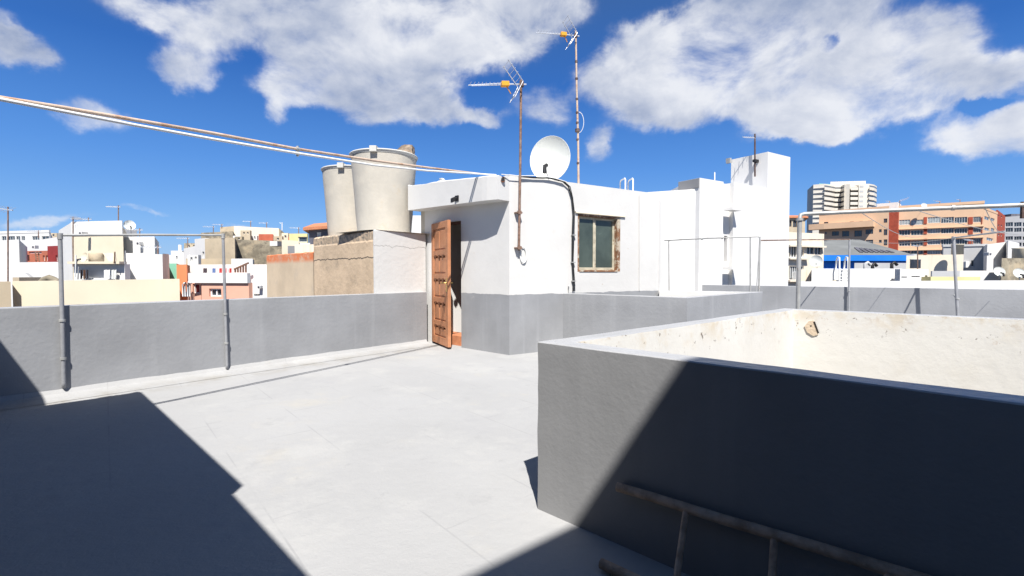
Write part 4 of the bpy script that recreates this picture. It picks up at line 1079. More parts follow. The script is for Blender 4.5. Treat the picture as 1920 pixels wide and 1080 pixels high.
mb = MB(); mb.prism([A2 - n * .04, B2 - n * .04, B2 - n * .002, A2 - n * .002], VP(180, 441, A2, B2).z, zt + .03); mb.build('parapet', 'white_far', ch)
tb_, *_ = house('house', 'white flat wall block attached to the right of the tall cream house', (233, 23.2), (291, 23), 444, 'white_far', deep=4)
house('house', 'wide low white block in front of the cream house, right of the laundry terrace', (237, 19), (305, 19), 474.5, 'white_far', deep=3, ytop2=477)
house('house', 'narrow grey lean-to side wall between the white block and the green house', (305.5, 19.2), (315, 19.6), 475.5, 'streaked_cream', deep=.3)
tr_, A2, B2, u, n, zt = house('terrace_house', 'laundry terrace with white parapet and washing below its ledge', (138, 18), (234, 18), 495, 'white_far', wins=[(150, 505, 218, 524)], deep=2.5, glassm='white_far')
mb = MB(); mb.prism([A2 - n * .25, B2 - n * .25, B2 + n * .1, A2 + n * .1], zt, zt + .09); mb.build('ledge', 'cream_far', tr_)
def hang(label, x0, x1, y0, y1, Y, m):
    w = MB(); rows = []
    for j in range(5):
        y = y0 + (y1 - y0) * j / 4
        rows.append([PY(x0 + (x1 - x0) * i / 6, y + .5 * math.sin(i * 2), Y + .03 * math.sin(i * 1.9 + j * .5)) for i in range(7)])
    w.grid(rows, 0); w.grid([[p + Vector((0, .012, 0)) for p in r] for r in rows], 0, flip=True)
    return tag(w.build('laundry', m), label, 'laundry', 'laundry hanging on distant terraces')
for lab, x0, x1, m in (('long dark towel hanging under the terrace ledge of the cream house', 151, 154, 'cloth_dark'), ('brown trousers hanging beside the dark towel', 156, 160, 'frame_brown'), ('dark cloth, third piece of washing under the ledge', 162, 165, 'cloth_dark'),
                       ('white shirt hanging in the middle of the laundry terrace', 195, 206, 'cloth_white'), ('pale grey sheet hanging right of the white shirt', 209, 218, 'dish_white')):
    hang(lab, x0, x1, 506, 523, 17.85, m)
tc_ = PY(181, 494, 20); t = thing('water_tank', 'small pale cylindrical water tank on the cream house terrace', 'water tank', tuple(tc_)); mb = MB(); mb.lathe(tc_, [(.01, 0), (.25, 0), (.26, .4), (.24, .44), (.01, .46)], 20); mb.build('body', 'tan_far', t)
dish('satellite_dish', 'small tan dish leaning on the cream house terrace, left of the little tank', PY(157, 483, 19.5), .42, (-.3, -.9, .3), tuple(PY(158, 495, 19.7)), 'cream_far', seg=20)
mb = MB(); q = [PY(192, 474, 20), PY(213, 474, 20), PY(216, 492, 20), PY(206, 493, 20)]; mb.face(q); mb.face([p + Vector((0, .1, 0)) for p in q][::-1])
for i in range(4): mb.face([q[i], q[i] + Vector((0, .1, 0)), q[(i + 1) % 4] + Vector((0, .1, 0)), q[(i + 1) % 4]])
tag(mb.build('leaning_board', 'cream_far'), 'cream board leaning against the tall cream house, right of the little tank', 'board')
far_mast('thin antenna mast with a long arm at the far left of the picture', 15, 388, 531, 14, .9, (-1, 0, .15))
far_mast('short aerial on the left shoulder of the tall cream house', 137, 406, 500, 21, .6, (.9, -.3, 0))
far_mast('small aerial on the roof of the tall cream house, left of the white dish', 222, 385, 424, 23.5, .6)
dish('satellite_dish', 'small white dish standing up behind the tall cream house', PY(243, 422, 24), .5, (.75, -.6, .25), tuple(PY(246, 445, 24.3)), seg=22)
house('house', 'narrow mint green house front between the cream wall and the orange house', (315.5, 21.5), (331, 21.5), 494, 'green_far', deep=3)
house('house', 'narrow bright orange house next to the mint green one', (331, 21), (350, 21), 496, 'orange_far', deep=3)
house('house', 'small white rooftop room with a chimney pipe, above the mint green house', (321, 38), (347, 38), 470, 'white_far', wins=[(330, 480, 333, 487)], deep=4)
mb = MB(); mb.tube([PY(337.5, 471, 38.5), PY(337.5, 459, 38.5)], .12, 8); tag(mb.build('chimney_pipe', 'white_pvc'), 'short white chimney pipe on the small white rooftop room', 'chimney')
house('house', 'stepped white house climbing toward the tan concrete building', (345, 37), (368, 36), 466, 'white_far', deep=4, ytop2=461)
house('house', 'white house with a vertical slot window, left of the tan concrete building', (366, 36), (386, 35), 448, 'white_far', wins=[(379, 472, 383, 484)], deep=4)
house('building', 'plain tan concrete block behind the clothesline post', (385, 35), (441, 34), 447.5, 'tan_far', deep=6)
house('building', 'low tan wall strip behind the pink house', (349, 30), (440, 30), 485, 'tan_far', deep=1)
house('stone_wall', 'rough brown stone wall in the middle distance, right of the tan concrete block', (440, 36), (534, 38), 449, 'stone_far', deep=2, cat='wall', ytop2=452)
house('house', 'brownish weathered house on the skyline above the tan block', (378, 52), (438, 50), 436.5, 'stone_far', deep=5)
house('house', 'pale ruined-looking house on the skyline with crumbling right slope', (414, 56), (440, 56), 426, 'tan_far', deep=5, ytop2=424)
house('house', 'long pale skyline house with a falling roof line', (440, 56), (524, 56), 424, 'streaked_cream', deep=5, ytop2=428)
house('house', 'grey-green slope side of the skyline house, descending right', (524, 56), (545, 55), 428, 'stone_far', deep=5, ytop2=446)
house('house', 'thin white strip house with small windows below the skyline house', (438, 46), (483, 46), 442, 'white_far', wins=[(464, 444, 467, 449), (470, 443, 473, 449), (476, 443, 479, 449)], deep=3, ytop2=None)
house('house', 'small bright red building on the hillside', (486, 46), (513, 46), 439, 'red_far', deep=3)
house('house', 'tiny pale rooftop hut right of the red building', (513.5, 46), (530, 46), 443, 'tan_far', wins=[(519, 446, 523, 450)], deep=3)
sbox('roof_box', 'small white box on the stone wall', 'box', 506, 520, 452, 461, 34, 1, 'white_far')
far_mast('small skyline aerial above the brown weathered house', 400, 424, 438, 52, 1.2)
far_mast('aerial on the left end of the pale ruined house', 416, 420, 428, 56, 1.2)
far_mast('bare white pole on the long skyline house', 529, 417, 432, 50, .3, m='white_pvc')
lt, A2, B2, u, n, zt = house('terrace_house', 'salmon pink house with a white roof parapet and a laundry terrace', (377, 18.5), (466, 18.2), 530.5, 'salmon_far', wins=[(392, 541, 415, 556, 1)], deep=3.6)
mb = MB(); zp = VP(377, 512, A2, B2).z; mb.prism([A2 - n * .08 - u * .5, B2 - n * .08, B2 + n * .1, A2 + n * .1 - u * .5], zt + .002, zp); mb.build('parapet', 'white_far', lt)
house('house', 'white annex with dark grille windows right of the salmon pink house', (466.5, 18.4), (503, 18.4), 530, 'white_far', wins=[(466.9 + .3, 539, 472, 556, 1), (476, 551, 487, 555)], deep=3)
house('boundary_wall', 'white terrace wall above the annex, under the orange-topped wall', (437, 19.6), (501, 19.6), 513, 'white_far', deep=.3, cat='wall')
house('boundary_wall', 'white rear wall of the laundry terrace on the pink house', (357, 22), (502, 21.6), 496, 'white_far', deep=.3, cat='wall')
house('house', 'small white raised roof room behind the laundry terrace', (434, 23), (474, 23), 485, 'white_far', deep=3)
house('house', 'shaded maroon entrance bay left of the pink house window', (350, 19), (376, 18.8), 530, 'salmon_far', wins=[(361, 532, 374, 550)], deep=2, glassm='wine_far')
for i, (x0, x1, m, lab) in enumerate(((381, 388, 'cloth_dark', 'dark washing on the pink house terrace, far left of its line'), (398, 404, 'cloth_blue', 'blue cloth on the pink house terrace line'), (411, 416, 'cloth_red', 'small red cloth left of the clothesline post'), (419, 425, 'cloth_pink', 'pink towel right of the clothesline post'),
                                       (426, 429, 'cloth_white', 'narrow white cloth on the pink house terrace line'), (430, 434, 'cloth_red', 'last red cloth on the pink house terrace line'))):
    hang(lab, x0, x1, 503, 511.5, 19.9, m)
st = thing('roof_stairs', 'dark rising stair rail above the white annex', 'stairs', tuple(PY(440, 512, 19.2)))
for k in range(5):
    mb = MB(); mb.bar(PY(441 + k * 5, 511, 19.2), PY(441 + k * 5, 504 - k * 2.0, 19.2), .05, .05); mb.build('baluster', 'frame_brown', st)
mb = MB(); mb.bar(PY(439, 505, 19.2), PY(466, 493, 19.2), .07, .06); mb.build('handrail', 'frame_brown', st)
house('house', 'cream house corner with a grey cube, behind the orange-topped wall', (529, 27), (561, 27), 449, 'cream_far', deep=3, ytop2=452)
house('house', 'grey cube hut in front of the cream house corner', (540, 25), (557, 25), 461, 'grey_far', deep=2)
house('house', 'yellowish house with a wide dark window on the hillside', (543, 44), (577, 44), 438, 'yellow_far', wins=[(559, 444, 576, 454)], deep=4, ytop2=None)
house('house', 'dark slate house with a white framed window and a red roof edge', (580, 32), (619, 31), 432, 'slate_far', wins=[(592, 436, 602, 443, 3)], deep=4, roofm='terracotta', rise=.9)
house('house', 'whitish and orange rooftop room above the dark slate house', (589, 40), (618, 40), 427, 'white_far', deep=4, ytop2=415)
house('boundary_wall', 'pale strip of wall below the slate house', (553, 18), (589, 18), 458, 'streaked_cream', deep=.4, cat='wall')
house('house', 'white house corner glimpsed under the canopy beside the big tank', (766, 22), (792, 22), 404, 'white_far', deep=3)

# --- white neighbour building right of the penthouse
D0 = PY(1438, 400, 15.2).to_2d()
def Fp(px): return VP(px, 400, D0, D0 + v2).to_2d()
nb = thing('white_building', 'large white neighbouring building with a square tower and a narrow slot window', 'building', (D0.x, D0.y, 0))
zt_ = VP(1438, 284, D0, D0 + v2).z; Tl = VP(1371, 300, D0, D0 + v1).to_2d(); Tr = Fp(1480)
mb = MB(); mb.prism([D0, Tr, Tr + (Tl - D0), Tl], GZ, zt_); mb.build('tower', 'white_neighbour', nb)
F1 = Fp(1375); zl = VP(1375, 342, D0, D0 + v2).z
mb = MB(); mb.prism([F1 - Vector((0, 0)), D0 - v2 * .003 + v1 * .004, D0 + v1 * 2.5 - v2 * .003, F1 + v1 * 2.5], GZ, zl); mb.build('wing', 'white_neighbour', nb)
G0 = F1 - v2 * .02 + v1 * .02
# slot bay, set back behind the wing front
M1 = VP(1356, 400, F1, F1 + v2).to_2d(); BD = .13; S0 = M1 + v1 * BD; zs = VP(1356, 344, S0, S0 + v2).z
S1 = F1 + v1 * BD - v2 * .004
sw0 = (VP(1357.5, 450, S0, S1).to_2d() - S0).length; sw1 = (VP(1364, 450, S0, S1).to_2d() - S0).length; sz0 = VP(1360, 491, S0, S1).z; sz1 = VP(1360, 442, S0, S1).z
mb = MB(); mb.wall_open(S0, S1, .2, GZ, zs, [(sw0, sw1, sz0, sz1)], 0, back=1); mb.build('bay', 'white_neighbour', nb)
mb = MB(); mb.box(V3(S0 + v2 * sw0 + v1 * .12, sz0), V3(v2) * (sw1 - sw0), V3(v1) * .03, (0, 0, sz1 - sz0)); mb.build('window', 'glass_far', nb)
for (ya, yb) in ((393, 399), (501, 506)):
    z_ = VP(1376, ya, D0, D0 + v2).z; mb = MB(); mb.prism([F1 - v1 * .30, F1 - v1 * .002, M1 - v1 * .002, M1 - v1 * .30], z_ - .07, z_); mb.build('shadow_slab', 'white_neighbour', nb)  # projecting slabs added to throw the shadows in the bay
# middle block and the long low block running back
M0 = VP(1312, 350, M1, M1 - v2).to_2d(); zm = VP(1313, 333.5, M0, M0 + v2).z
mb = MB(); mb.prism([M0, M1 - v2 * .003, M1 + v1 * .72 - v2 * .003, M0 + v1 * .72], GZ, zm); mb.build('block', 'white_neighbour', nb)
N0 = VP(1291, 345, M0 + v1 * .3, M0 + v1 * 1.3).to_2d()
cz0 = VP(1300, 353, M0, M0 + v1).z
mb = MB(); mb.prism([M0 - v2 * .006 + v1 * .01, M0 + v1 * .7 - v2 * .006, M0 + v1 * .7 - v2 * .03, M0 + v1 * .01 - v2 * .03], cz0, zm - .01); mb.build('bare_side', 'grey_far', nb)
LS = M0 + v1 * .05; LD = Vector((-.985, .17)).normalized(); LE = VP(1150, 345, LS, LS + LD).to_2d()
zlong = VP(1310, 353, LS, LS + LD).z; zle = VP(1200, 361, LS, LS + LD).z; zle = zlong + (zle - zlong) * (LE - LS).length / (VP(1200, 361, LS, LS + LD).to_2d() - LS).length
mb = MB(); mb.prism([LS + v2 * .1, LS + v2 * .1 + Vector((.3, 2.2)), LE + Vector((0, 2.5)), LE], GZ, [zlong, zlong, zle, zle]); mb.build('long_block', 'white_neighbour', nb)
LS2 = LS + Vector((-.3, 1.0)); q_ = VP(1292, 345, LS2, LS2 + LD); q2_ = VP(1272, 349.5, LS2, LS2 + LD)
mb = MB(); mb.prism([q_.to_2d(), q_.to_2d() + Vector((.5, 1.5)), q2_.to_2d() + Vector((0, 1.5)), q2_.to_2d()], zlong - 1, [q_.z, q_.z, q2_.z, q2_.z]); mb.build('upper_block', 'white_neighbour', nb)
mb = MB(); a = VP(1274, 347, M0 + v2 * .3, M0 + v2 * .3 + v1).to_2d()
mb.tube([PY(1340, 338, 16.5), PY(1340, 323, 16.5)], .02, 6); mb.build('vent_pipe', 'white_pvc', nb)
mb = MB(); q = VP(1372.5, 300, D0, Tl); mb.box(q + V3(v2) * -.12 + Vector((0, 0, -.1)), V3(v2) * .1, V3(v1) * .15, (0, 0, .16)); mb.build('bracket', 'galv_steel', nb)
am = PY(1415.5, 331, 15.2); AP = VP(1415.5, 331, D0 - v2 * .1, Tl - v2 * .1); AT = PY(1415.5, 251, AP.y)
t = thing('antenna_mast', 'dark antenna mast fixed to the white square tower', 'antenna', tuple(AP)); mb = MB(); mb.tube([AP, AT], .027, 8); mb.build('mast', 'dark_rust', t)
an = MB(); tp = AT - Vector((0, 0, .12)); bd = Vector((-1, -.15, .0)).normalized(); an.bar(tp, tp + bd * .42, .02, .02)
for k in range(6): an.bar(tp + bd * (.04 + .07 * k) - Vector((0, .1, .06)), tp + bd * (.04 + .07 * k) + Vector((0, .1, .06)), .01, .01)
an.build('aerial', 'alu', t)
mb = MB(); q = VP(1423, 302, D0, Tl); mb.box(q + V3(v2) * -.2 + Vector((0, 0, -.04)), V3(v2) * .2, V3(v1) * .1, (0, 0, .08)); mb.build('floodlight', 'black_plastic', t)
mb = MB(); mb.tube([VP(1246, 367, K + v2 * 3.4, K + v2 * 3.4 + v2), VP(1246, 560, K + v2 * 3.4, K + v2 * 4)], .01, 6)

# --- right side town
tw = thing('apartment_tower', 'tall white curved apartment tower rising over the peach buildings', 'tower', tuple(PY(1578, 500, 300).to_2d()) + (0,))
Yt = 300
def tp_(px, dy): return PY(px, 400, Yt + dy).to_2d()
prof = [(1513, 22), (1524, 3), (1545, 0), (1556, 3), (1566, 7), (1576, 7), (1582, 2), (1592, 0), (1594, 6), (1608, 6), (1609, 0), (1629, 0), (1638, 3), (1643, 9)]
zt_ = PY(1600, 338, Yt).z
pts = [tp_(*q) for q in prof]; back = [tp_(1643, 34), tp_(1513, 40)]
mb = MB(); mb.prism(pts + back, GZ, zt_ - 2.2); mb.build('wall', 'tower_cream', tw)
mb = MB(); mb.prism([tp_(1556, 8), tp_(1622, 5), tp_(1620, 22), tp_(1558, 22)], zt_ - 2.19, zt_ + .6); mb.build('roof_room', 'tower_cream', tw)
mb = MB(); mb.prism([tp_(1535, 6), tp_(1556, 8), tp_(1556, 18), tp_(1535, 18)], zt_ - 2.19, zt_ - .9); mb.build('roof_hedge', 'green_far', tw)
fh = 3.05; nf = 9
for k in range(nf):
    z = zt_ - 4.6 - k * fh
    for (q0, q1, dd_) in ((1545, 1582, -1), (1594, 1608, -1), (1628, 1643, -1)):
        seq = [q for q in prof if q0 - .1 <= q[0] <= q1 + .1]
        if q0 == 1594: seq = [(1594, 1.2), (1608, 1.2)]
        if len(seq) < 2: continue
        sl = MB(); outer = [tp_(a, b - 1.5) for a, b in seq]; inner = [tp_(a, b + .3) for a, b in seq][::-1]
        if q0 == 1594: inner = [tp_(1608, 6.2), tp_(1594, 6.2)]
        sl.prism(outer + inner, z - 1.55, z + .25); sl.build('balcony', 'tower_cream', tw)
        wd = MB(); o1 = [tp_(a, b - .08) for a, b in seq]; i1 = [tp_(a, b + .2) for a, b in seq][::-1]
        if q0 == 1594: o1 = [tp_(1594, 5.9), tp_(1608, 5.9)]; i1 = [tp_(1608, 6.1), tp_(1594, 6.1)]
        wd.prism(o1 + i1, z + .26, z + 1.49); wd.build('window', 'glass_mid', tw)
    ln_b = MB(); ln_b.prism([tp_(1525, 2.4), tp_(1544.6, -.6), tp_(1544.6, .1), tp_(1525, 3)], z - .2, z + .15); ln_b.build('ledge', 'lightgrey_far', tw)
    sm = MB(); sm.prism([tp_(1611, -.08), tp_(1618, -.08), tp_(1618, .1), tp_(1611, .1)], z + .2, z + 1.3); sm.build('window', 'lightgrey_far', tw)
    sm = MB(); sm.prism([tp_(1514.5, 19.3), tp_(1521, 8.2), tp_(1521.3, 8.4), tp_(1514.8, 19.5)], z + .1, z + 1.7); sm.build('window', 'glass_far', tw)

h2, A2, B2, u, n, zt = house('apartment_building', 'peach apartment building with a projecting curved roof terrace, below the white tower', (1534, 122), (1664, 112), 404, 'peach_far',
    wins=[(1545, 416.5, 1553, 420.5), (1593, 415.5, 1601, 419.5), (1610, 414.5, 1618, 418.5), (1628, 413.5, 1635, 418), (1657, 410, 1663.5, 417.5, 1),
          (1547, 434.5, 1550, 439), (1560, 434, 1573, 441.5, 1), (1579, 433.5, 1592, 443, 1), (1602, 432.5, 1616, 443, 1), (1623, 430.5, 1637, 438.5, 2), (1648, 430, 1653, 435.5), (1657, 430, 1663.5, 441, 1),
          (1623, 450, 1637, 457, 2), (1648, 450, 1653, 455.5), (1657, 449, 1663.5, 460, 1)], deep=14, frame='frame_brown', curb=1.0)
mb = MB(); zc = VP(1534, 421, A2, B2).z; Bp = VP(1640, 425, A2, B2).to_2d()
mb.prism([A2 - u * 2.6 + n * .5, A2 - u * 1.9 - n * 1.6, A2 + u * 1.5 - n * 2.0, Bp - n * 2.0, Bp - n * .002, A2 - n * .002], zc - 1.4, zc); mb.build('balcony', 'peach_far', h2)
mb = MB(); mb.prism([B2 + u * .02 + n * .3, B2 + u * 1.7 + n * .3, B2 + u * 1.7 + n * 10, B2 + u * .02 + n * 10], GZ, zt - .3); mb.build('stair_core', 'brick_far', h2)
mb = MB(); q = VP(1644, 392, A2 + n * 5, B2 + n * 5); q2 = VP(1683, 386, A2 + n * 5, B2 + n * 5); mb.prism([q.to_2d(), q2.to_2d(), q2.to_2d() + n * 6, q.to_2d() + n * 6], zt, zt + 2.3); mb.build('roof_room', 'white_far', h2)
xs = lambda a, b, y0, y1, k=0, g='glass_far': (1660 + a / 3.857, 320 + y0 / 3.857, 1660 + b / 3.857, 320 + y1 / 3.857, k, g)
rowsY = ((356, 404), (408 + 22, 470), (490 + 22, 540)); wn_ = []
h3w = []
for (y0, y1, first) in ((357, 390, 'glass_pale'), (432, 466, 'glass_far'), (510, 544, 'glass_far'), (578, 606, 'glass_far')):
    h3w += [xs(100, 180, y0, y1, 3, first), xs(186, 272, y0, y1, 3, first)]
for (y0, y1, g) in ((338, 376, 'glass_far'), (418, 452, 'glass_far'), (494, 534, 'glass_far'), (577, 604, 'glass_far')):
    for k in range(3):
        h3w.append(xs(306 + k * 97, 306 + k * 97 + 92, y0, y1, 4, g if k else 'glass_pale'))
    if y0 < 560: h3w.append(xs(636, 690, y0 - 4, y1 - 4, 3, g))
h3, A2, B2, u, n, zt = house('apartment_building', 'long peach and brick office block with continuous window bands, right of centre', (1683, 112), (1842, 104), 391, 'peach_far', wins=h3w, deep=16, curb=.6)
for (y0, y1) in ((336, 384), (412, 458), (490, 540), (576, 606)):
    for (a, b) in ((279, 300), (601, 632), (696, 734 if False else 701)):
        q0 = VP(1660 + a / 3.857, 320 + y0 / 3.857, A2, B2); q1 = VP(1660 + b / 3.857, 320 + y1 / 3.857, A2, B2)
        mb = MB(); mb.box(V3(q0.to_2d() - n * .12, q1.z), V3(q1.to_2d() - q0.to_2d()), V3(n) * .11, (0, 0, q0.z - q1.z)); mb.build('brick_panel', 'brick_far', h3)
for y in (400, 470 + 5, 552):
    q0 = VP(1684, 320 + y / 3.857, A2, B2); q1 = VP(1841, 320 + (y - 8) / 3.857, A2, B2)
    mb = MB(); mb.box(V3(A2 - n * .5, q0.z - .9), V3(B2 - A2), V3(n) * .49, (0, 0, .16)); mb.build('ledge', 'peach_far', h3)
h3c, Ac_, Bc_, *_ = house('apartment_building', 'angled peach corner wing of the brick office block with brick panels', (1842.2, 104), (1867, 113), 391, 'peach_far',
    wins=[(1846, 405, 1855, 414, 1), (1858, 408, 1865, 416, 1), (1846, 426, 1855, 434, 1), (1858, 427, 1865, 436, 1), (1850, 445, 1862, 453, 2)], deep=8, curb=.5)
house('apartment_building', 'brick red end wall of the office block, receding at the right', (1867.3, 114), (1882, 126), 391, 'brick_far', wins=[(1871, 402, 1874, 407), (1877, 404, 1879, 409), (1871, 420, 1874, 425), (1877, 421, 1879, 426), (1871, 438, 1874, 443), (1877, 439, 1879, 444)], deep=8, ytop2=None)
wr = []
for (y0, y1) in ((375, 402), (415, 442), (476, 500), (521, 546)):
    for k in range(4): wr.append(xs(868 + k * 62, 868 + k * 62 + 54, y0, y1, 2))
house('apartment_building', 'modern white apartment building with dark balcony bands at the right picture edge', (1880, 150), (1990, 140), 407, 'white_far', wins=wr, deep=12)
sbox('roof_room', 'dark glazed roof room on the modern white apartment building', 'roof room', 1896, 1917, 401, 407.5, 152, 8, 'slate_far')
h5, A2, B2, u, n, zt = house('apartment_building', 'cream apartment house with balconies directly right of the white tower wall', (1472, 38), (1544, 40), 434.5, 'cream_far' if False else 'streaked_cream',
    wins=[(1480, 461, 1495, 483, 2), (1500, 468, 1507, 482, 1), (1513, 462, 1527, 477, 1), (1528, 463, 1541, 478, 1), (1480, 499, 1495, 525, 3), (1500, 499, 1507, 520, 1)], deep=6, frame='frame_white')
for y, x0, x1 in ((460, 1474, 1542), (484, 1474, 1512), (526, 1474, 1512)):
    q = VP(x0, y, A2, B2); q2 = VP(x1, y, A2, B2); mb = MB(); mb.box(V3(q.to_2d() - n * .35, q.z - .1), V3(q2.to_2d() - q.to_2d()), V3(n) * .345, (0, 0, .14)); mb.build('ledge', 'streaked_cream', h5)
mb = MB(); q = VP(1480, 518, A2, B2)
for k in range(9): mb.bar(V3(q.to_2d() + u * k * .09 * 1 - n * .3, q.z - .35), V3(q.to_2d() + u * k * .09 - n * .3, q.z + .35), .02, .02)
mb.bar(V3(q.to_2d() - n * .3, q.z + .35), V3(q.to_2d() + u * .75 - n * .3, q.z + .35), .04, .04); mb.build('railing', 'frame_white', h5)
house('house', 'orange-roofed attic with brown shutters peeking over the cream apartment house', (1476, 60), (1508, 60), 409, 'tan_far', wins=[(1480, 413, 1484, 425), (1487, 413, 1494, 426, 1), (1496, 413, 1502, 426)], deep=5, roofm='terracotta', rise=.8, frame='frame_brown')
dish('satellite_dish', 'white dish on the cream apartment house beside the tall pale post', PY(1530, 489, 34), .80, (-.5, -.8, .15), tuple(PY(1532, 504, 34.4)), seg=24)
# blue hall
bh = thing('blue_hall', 'bright blue hall with a low grey hipped roof and skylights', 'building', tuple(PY(1600, 500, 46).to_2d()) + (0,))
A = PY(1520, 479, 46); B = PY(1699, 481, 46); C_ = Vector((B.x + .5, 60, B.z)); D_ = Vector((A.x - 2, 60, A.z)); ze = PY(1600, 478.5, 46).z
mb = MB(); mb.prism([A.to_2d(), B.to_2d(), C_.to_2d(), D_.to_2d()], GZ, ze - .02); mb.build('wall', 'blue_far', bh)
r1_ = PY(1556, 449.5, 53); r2 = PY(1612, 449.5, 53); r1_.z = r2.z = PY(1580, 449.5, 53).z
mb = MB(); e = [Vector((A.x - .4, 45.5, ze)), Vector((B.x + .4, 45.5, ze)), Vector((C_.x + .4, 60.5, ze)), Vector((D_.x, 60.5, ze))]
mb.face([e[0], e[1], r2, r1_]); mb.face([e[1], e[2], r2]); mb.face([e[2], e[3], r1_, r2]); mb.face([e[3], e[0], r1_]); mb.face(e[::-1])
mb.build('roof', 'roof_grey', bh)
mb = MB(); mb.box(e[0] + Vector((0, -.02, -.55)), Vector((e[1].x - e[0].x, 0, 0)), (0, .1, 0), (0, 0, .54)); mb.build('eave_band', 'blue_far', bh)
for k in range(7):
    f0_ = .52 + .055 * k; a = e[0].lerp(e[1], f0_); b = r1_.lerp(r2, min(1, f0_ * 1.0))
    p0 = a.lerp(b, .12); p1_ = a.lerp(b, .42 - .03 * k); mb = MB(); mb.bar(p0 + Vector((0, 0, .06)), p1_ + Vector((0, 0, .06)), .28, .06); mb.build('skylight', 'slate_far', bh)
house('boundary_wall', 'grey rooftop wall with air ducts in front of the blue hall', (1602, 30), (1700, 30), 493, 'lightgrey_far', deep=.6, cat='wall')
for i, (x0, x1, y0, y1, lab) in enumerate(((1622, 1632, 492, 504, 'pale air duct in front of the blue hall, leftmost on the grey wall'), (1636, 1644, 494, 504, 'dark bent air duct in the middle of the grey wall'), (1672, 1682, 492, 504, 'slanting dark duct near the right end of the grey wall'))):
    mb = MB(); mb.tube([PY(x0, y1, 28.5), PY(x0, y0 + 3, 28.5), PY((x0 + x1) / 2, y0, 28.5), PY(x1, y0 + 5, 28.5)], .09, 8); tag(mb.build('air_duct', 'black_plastic' if i else 'lightgrey_far'), lab, 'duct')
wb, A2, B2, u, n, zt = house('white_block', 'low white roof block with a white ladder fixed on it, behind the far parapet', (1522, 20), (1692, 20.3), 503.5, 'white_far', deep=3)
lz = thing('roof_ladder', 'white steel ladder with two hoops fixed to the low white roof block', 'ladder', tuple(PY(1583, 537, 19.8)))
for x in (1574, 1590):
    mb = MB(); p0 = PY(x, 540, 19.75); p1_ = PY(x, 492, 19.75); tpz = PY(x, 483, 19.75)
    mb.tube([p0, p1_, Vector((p1_.x + .06, 19.85, tpz.z)), Vector((p1_.x + .16, 20.1, tpz.z + .03)), Vector((p1_.x + .25, 20.3, tpz.z - .1)), Vector((p1_.x + .26, 20.35, zt))], .032, 8); mb.build('rail', 'frame_white', lz)
for k in range(6):
    mb = MB(); y = 537 - k * 6.2; mb.tube([PY(1574, y, 19.75), PY(1590, y, 19.75)], .022, 6); mb.build('rung', 'frame_white', lz)
house('house', 'cream low roof structure with a slanted stair block, left of the white ladder', (1500, 21), (1523, 21), 505, 'streaked_cream', wins=[(1519, 519, 1522.5, 526)], deep=3)
mb = MB(); mb.prism([PY(1548, 530, 19).to_2d(), PY(1568, 530, 19).to_2d(), PY(1568, 530, 19.6).to_2d(), PY(1548, 530, 19.6).to_2d()], PY(1548, 536, 19).z, [PY(1548, 533, 19).z, PY(1568, 524, 19).z, PY(1568, 524, 19).z, PY(1548, 533, 19).z])
tag(mb.build('roof_vent', 'cream_far'), 'small cream wedge vent on the low white roof block', 'vent')
house('white_block', 'white roof block with two dark slots, right of the ladder block', (1688, 18), (1741, 18), 504.5, 'white_far', wins=[(1690, 518.5, 1701, 520.5), (1709, 517.5, 1725, 519.5), (1734, 516, 1739, 526)], deep=2)
house('boundary_wall', 'rust-streaked cream wall behind the leaning post', (1699, 27), (1806, 26), 479, 'streaked_cream', deep=.4, cat='wall', ytop2=477)
house('house', 'grey rendered house with a small dark window, right of the streaked wall', (1768, 33), (1849, 32), 463, 'lightgrey_far', wins=[(1821, 488, 1827.5, 500)], deep=5, curb=.15)
sbox('air_conditioner', 'white air conditioner beside the small window of the grey house', 'air conditioner', 1811, 1818, 490, 502, 32.3, .4, 'white_far', None, .02)
house('boundary_wall', 'low white wall in front of the grey rendered house', (1800, 24), (1872, 24), 507.5, 'white_far', deep=.4, cat='wall')
house('house', 'tall white block with a projecting pilaster near the right edge', (1850, 30), (1889, 31), 458, 'white_far', deep=3, ytop2=453)
house('house', 'shaded white chimney-like pilaster block at the right edge', (1889, 29.5), (1910, 29.5), 451, 'white_far', deep=3, ytop2=456)
house('stone_wall', 'brown stone parapet wall at the right picture edge', (1878, 23), (1960, 23), 484, 'stone_far', deep=.5, cat='wall')
tk = PY(1910, 485, 26); t = thing('water_tank', 'cream cylindrical tank behind the brown stone wall', 'water tank', tuple(tk)); mb = MB(); mb.lathe(tk, [(.01, -.3), (.27, -.3), (.27, .52), (.29, .54), (.29, .58), (.01, .6)], 20); mb.build('body', 'cream_far', t)
yb = sbox('planter_box', 'long yellow low box lying behind the far parapet', 'box', 1745, 1838, 519, 528, 17.6, .4, 'yellow_far')
house('boundary_wall', 'long low whitish parapet just beyond our far grey parapet', (1500, 16.9), (1990, 15.4), 528, 'white_far', deep=.3, cat='wall', ytop2=525.5)
house('boundary_wall', 'dark-topped low shed wall with a shadow line under the streaked wall', (1748, 21), (1800, 21), 508, 'lightgrey_far', deep=1, cat='wall')
dish('satellite_dish', 'round white dish left of the brown stone wall', PY(1874, 509, 17.6), .36, (-.2, -.9, .3), tuple(PY(1874, 524, 17.7)), seg=22)
dish('satellite_dish', 'round grey-white dish in front of the brown stone wall at the picture edge', PY(1911, 512, 17.4), .36, (-.2, -.9, .3), tuple(PY(1911, 525, 17.5)), seg=22)
dish('satellite_dish', 'small round dish on the roof of the long peach office block', PY(1733, 385, 108), 1.1, (-.2, -.9, .3), tuple(PY(1733, 392, 110)), seg=20)
far_mast('dark aerial on the roof of the long peach office block', 1762, 377, 391, 112, 2.2)
far_mast('rusty pole standing on the streaked cream wall', 1720.5, 458, 505, 24, .4)
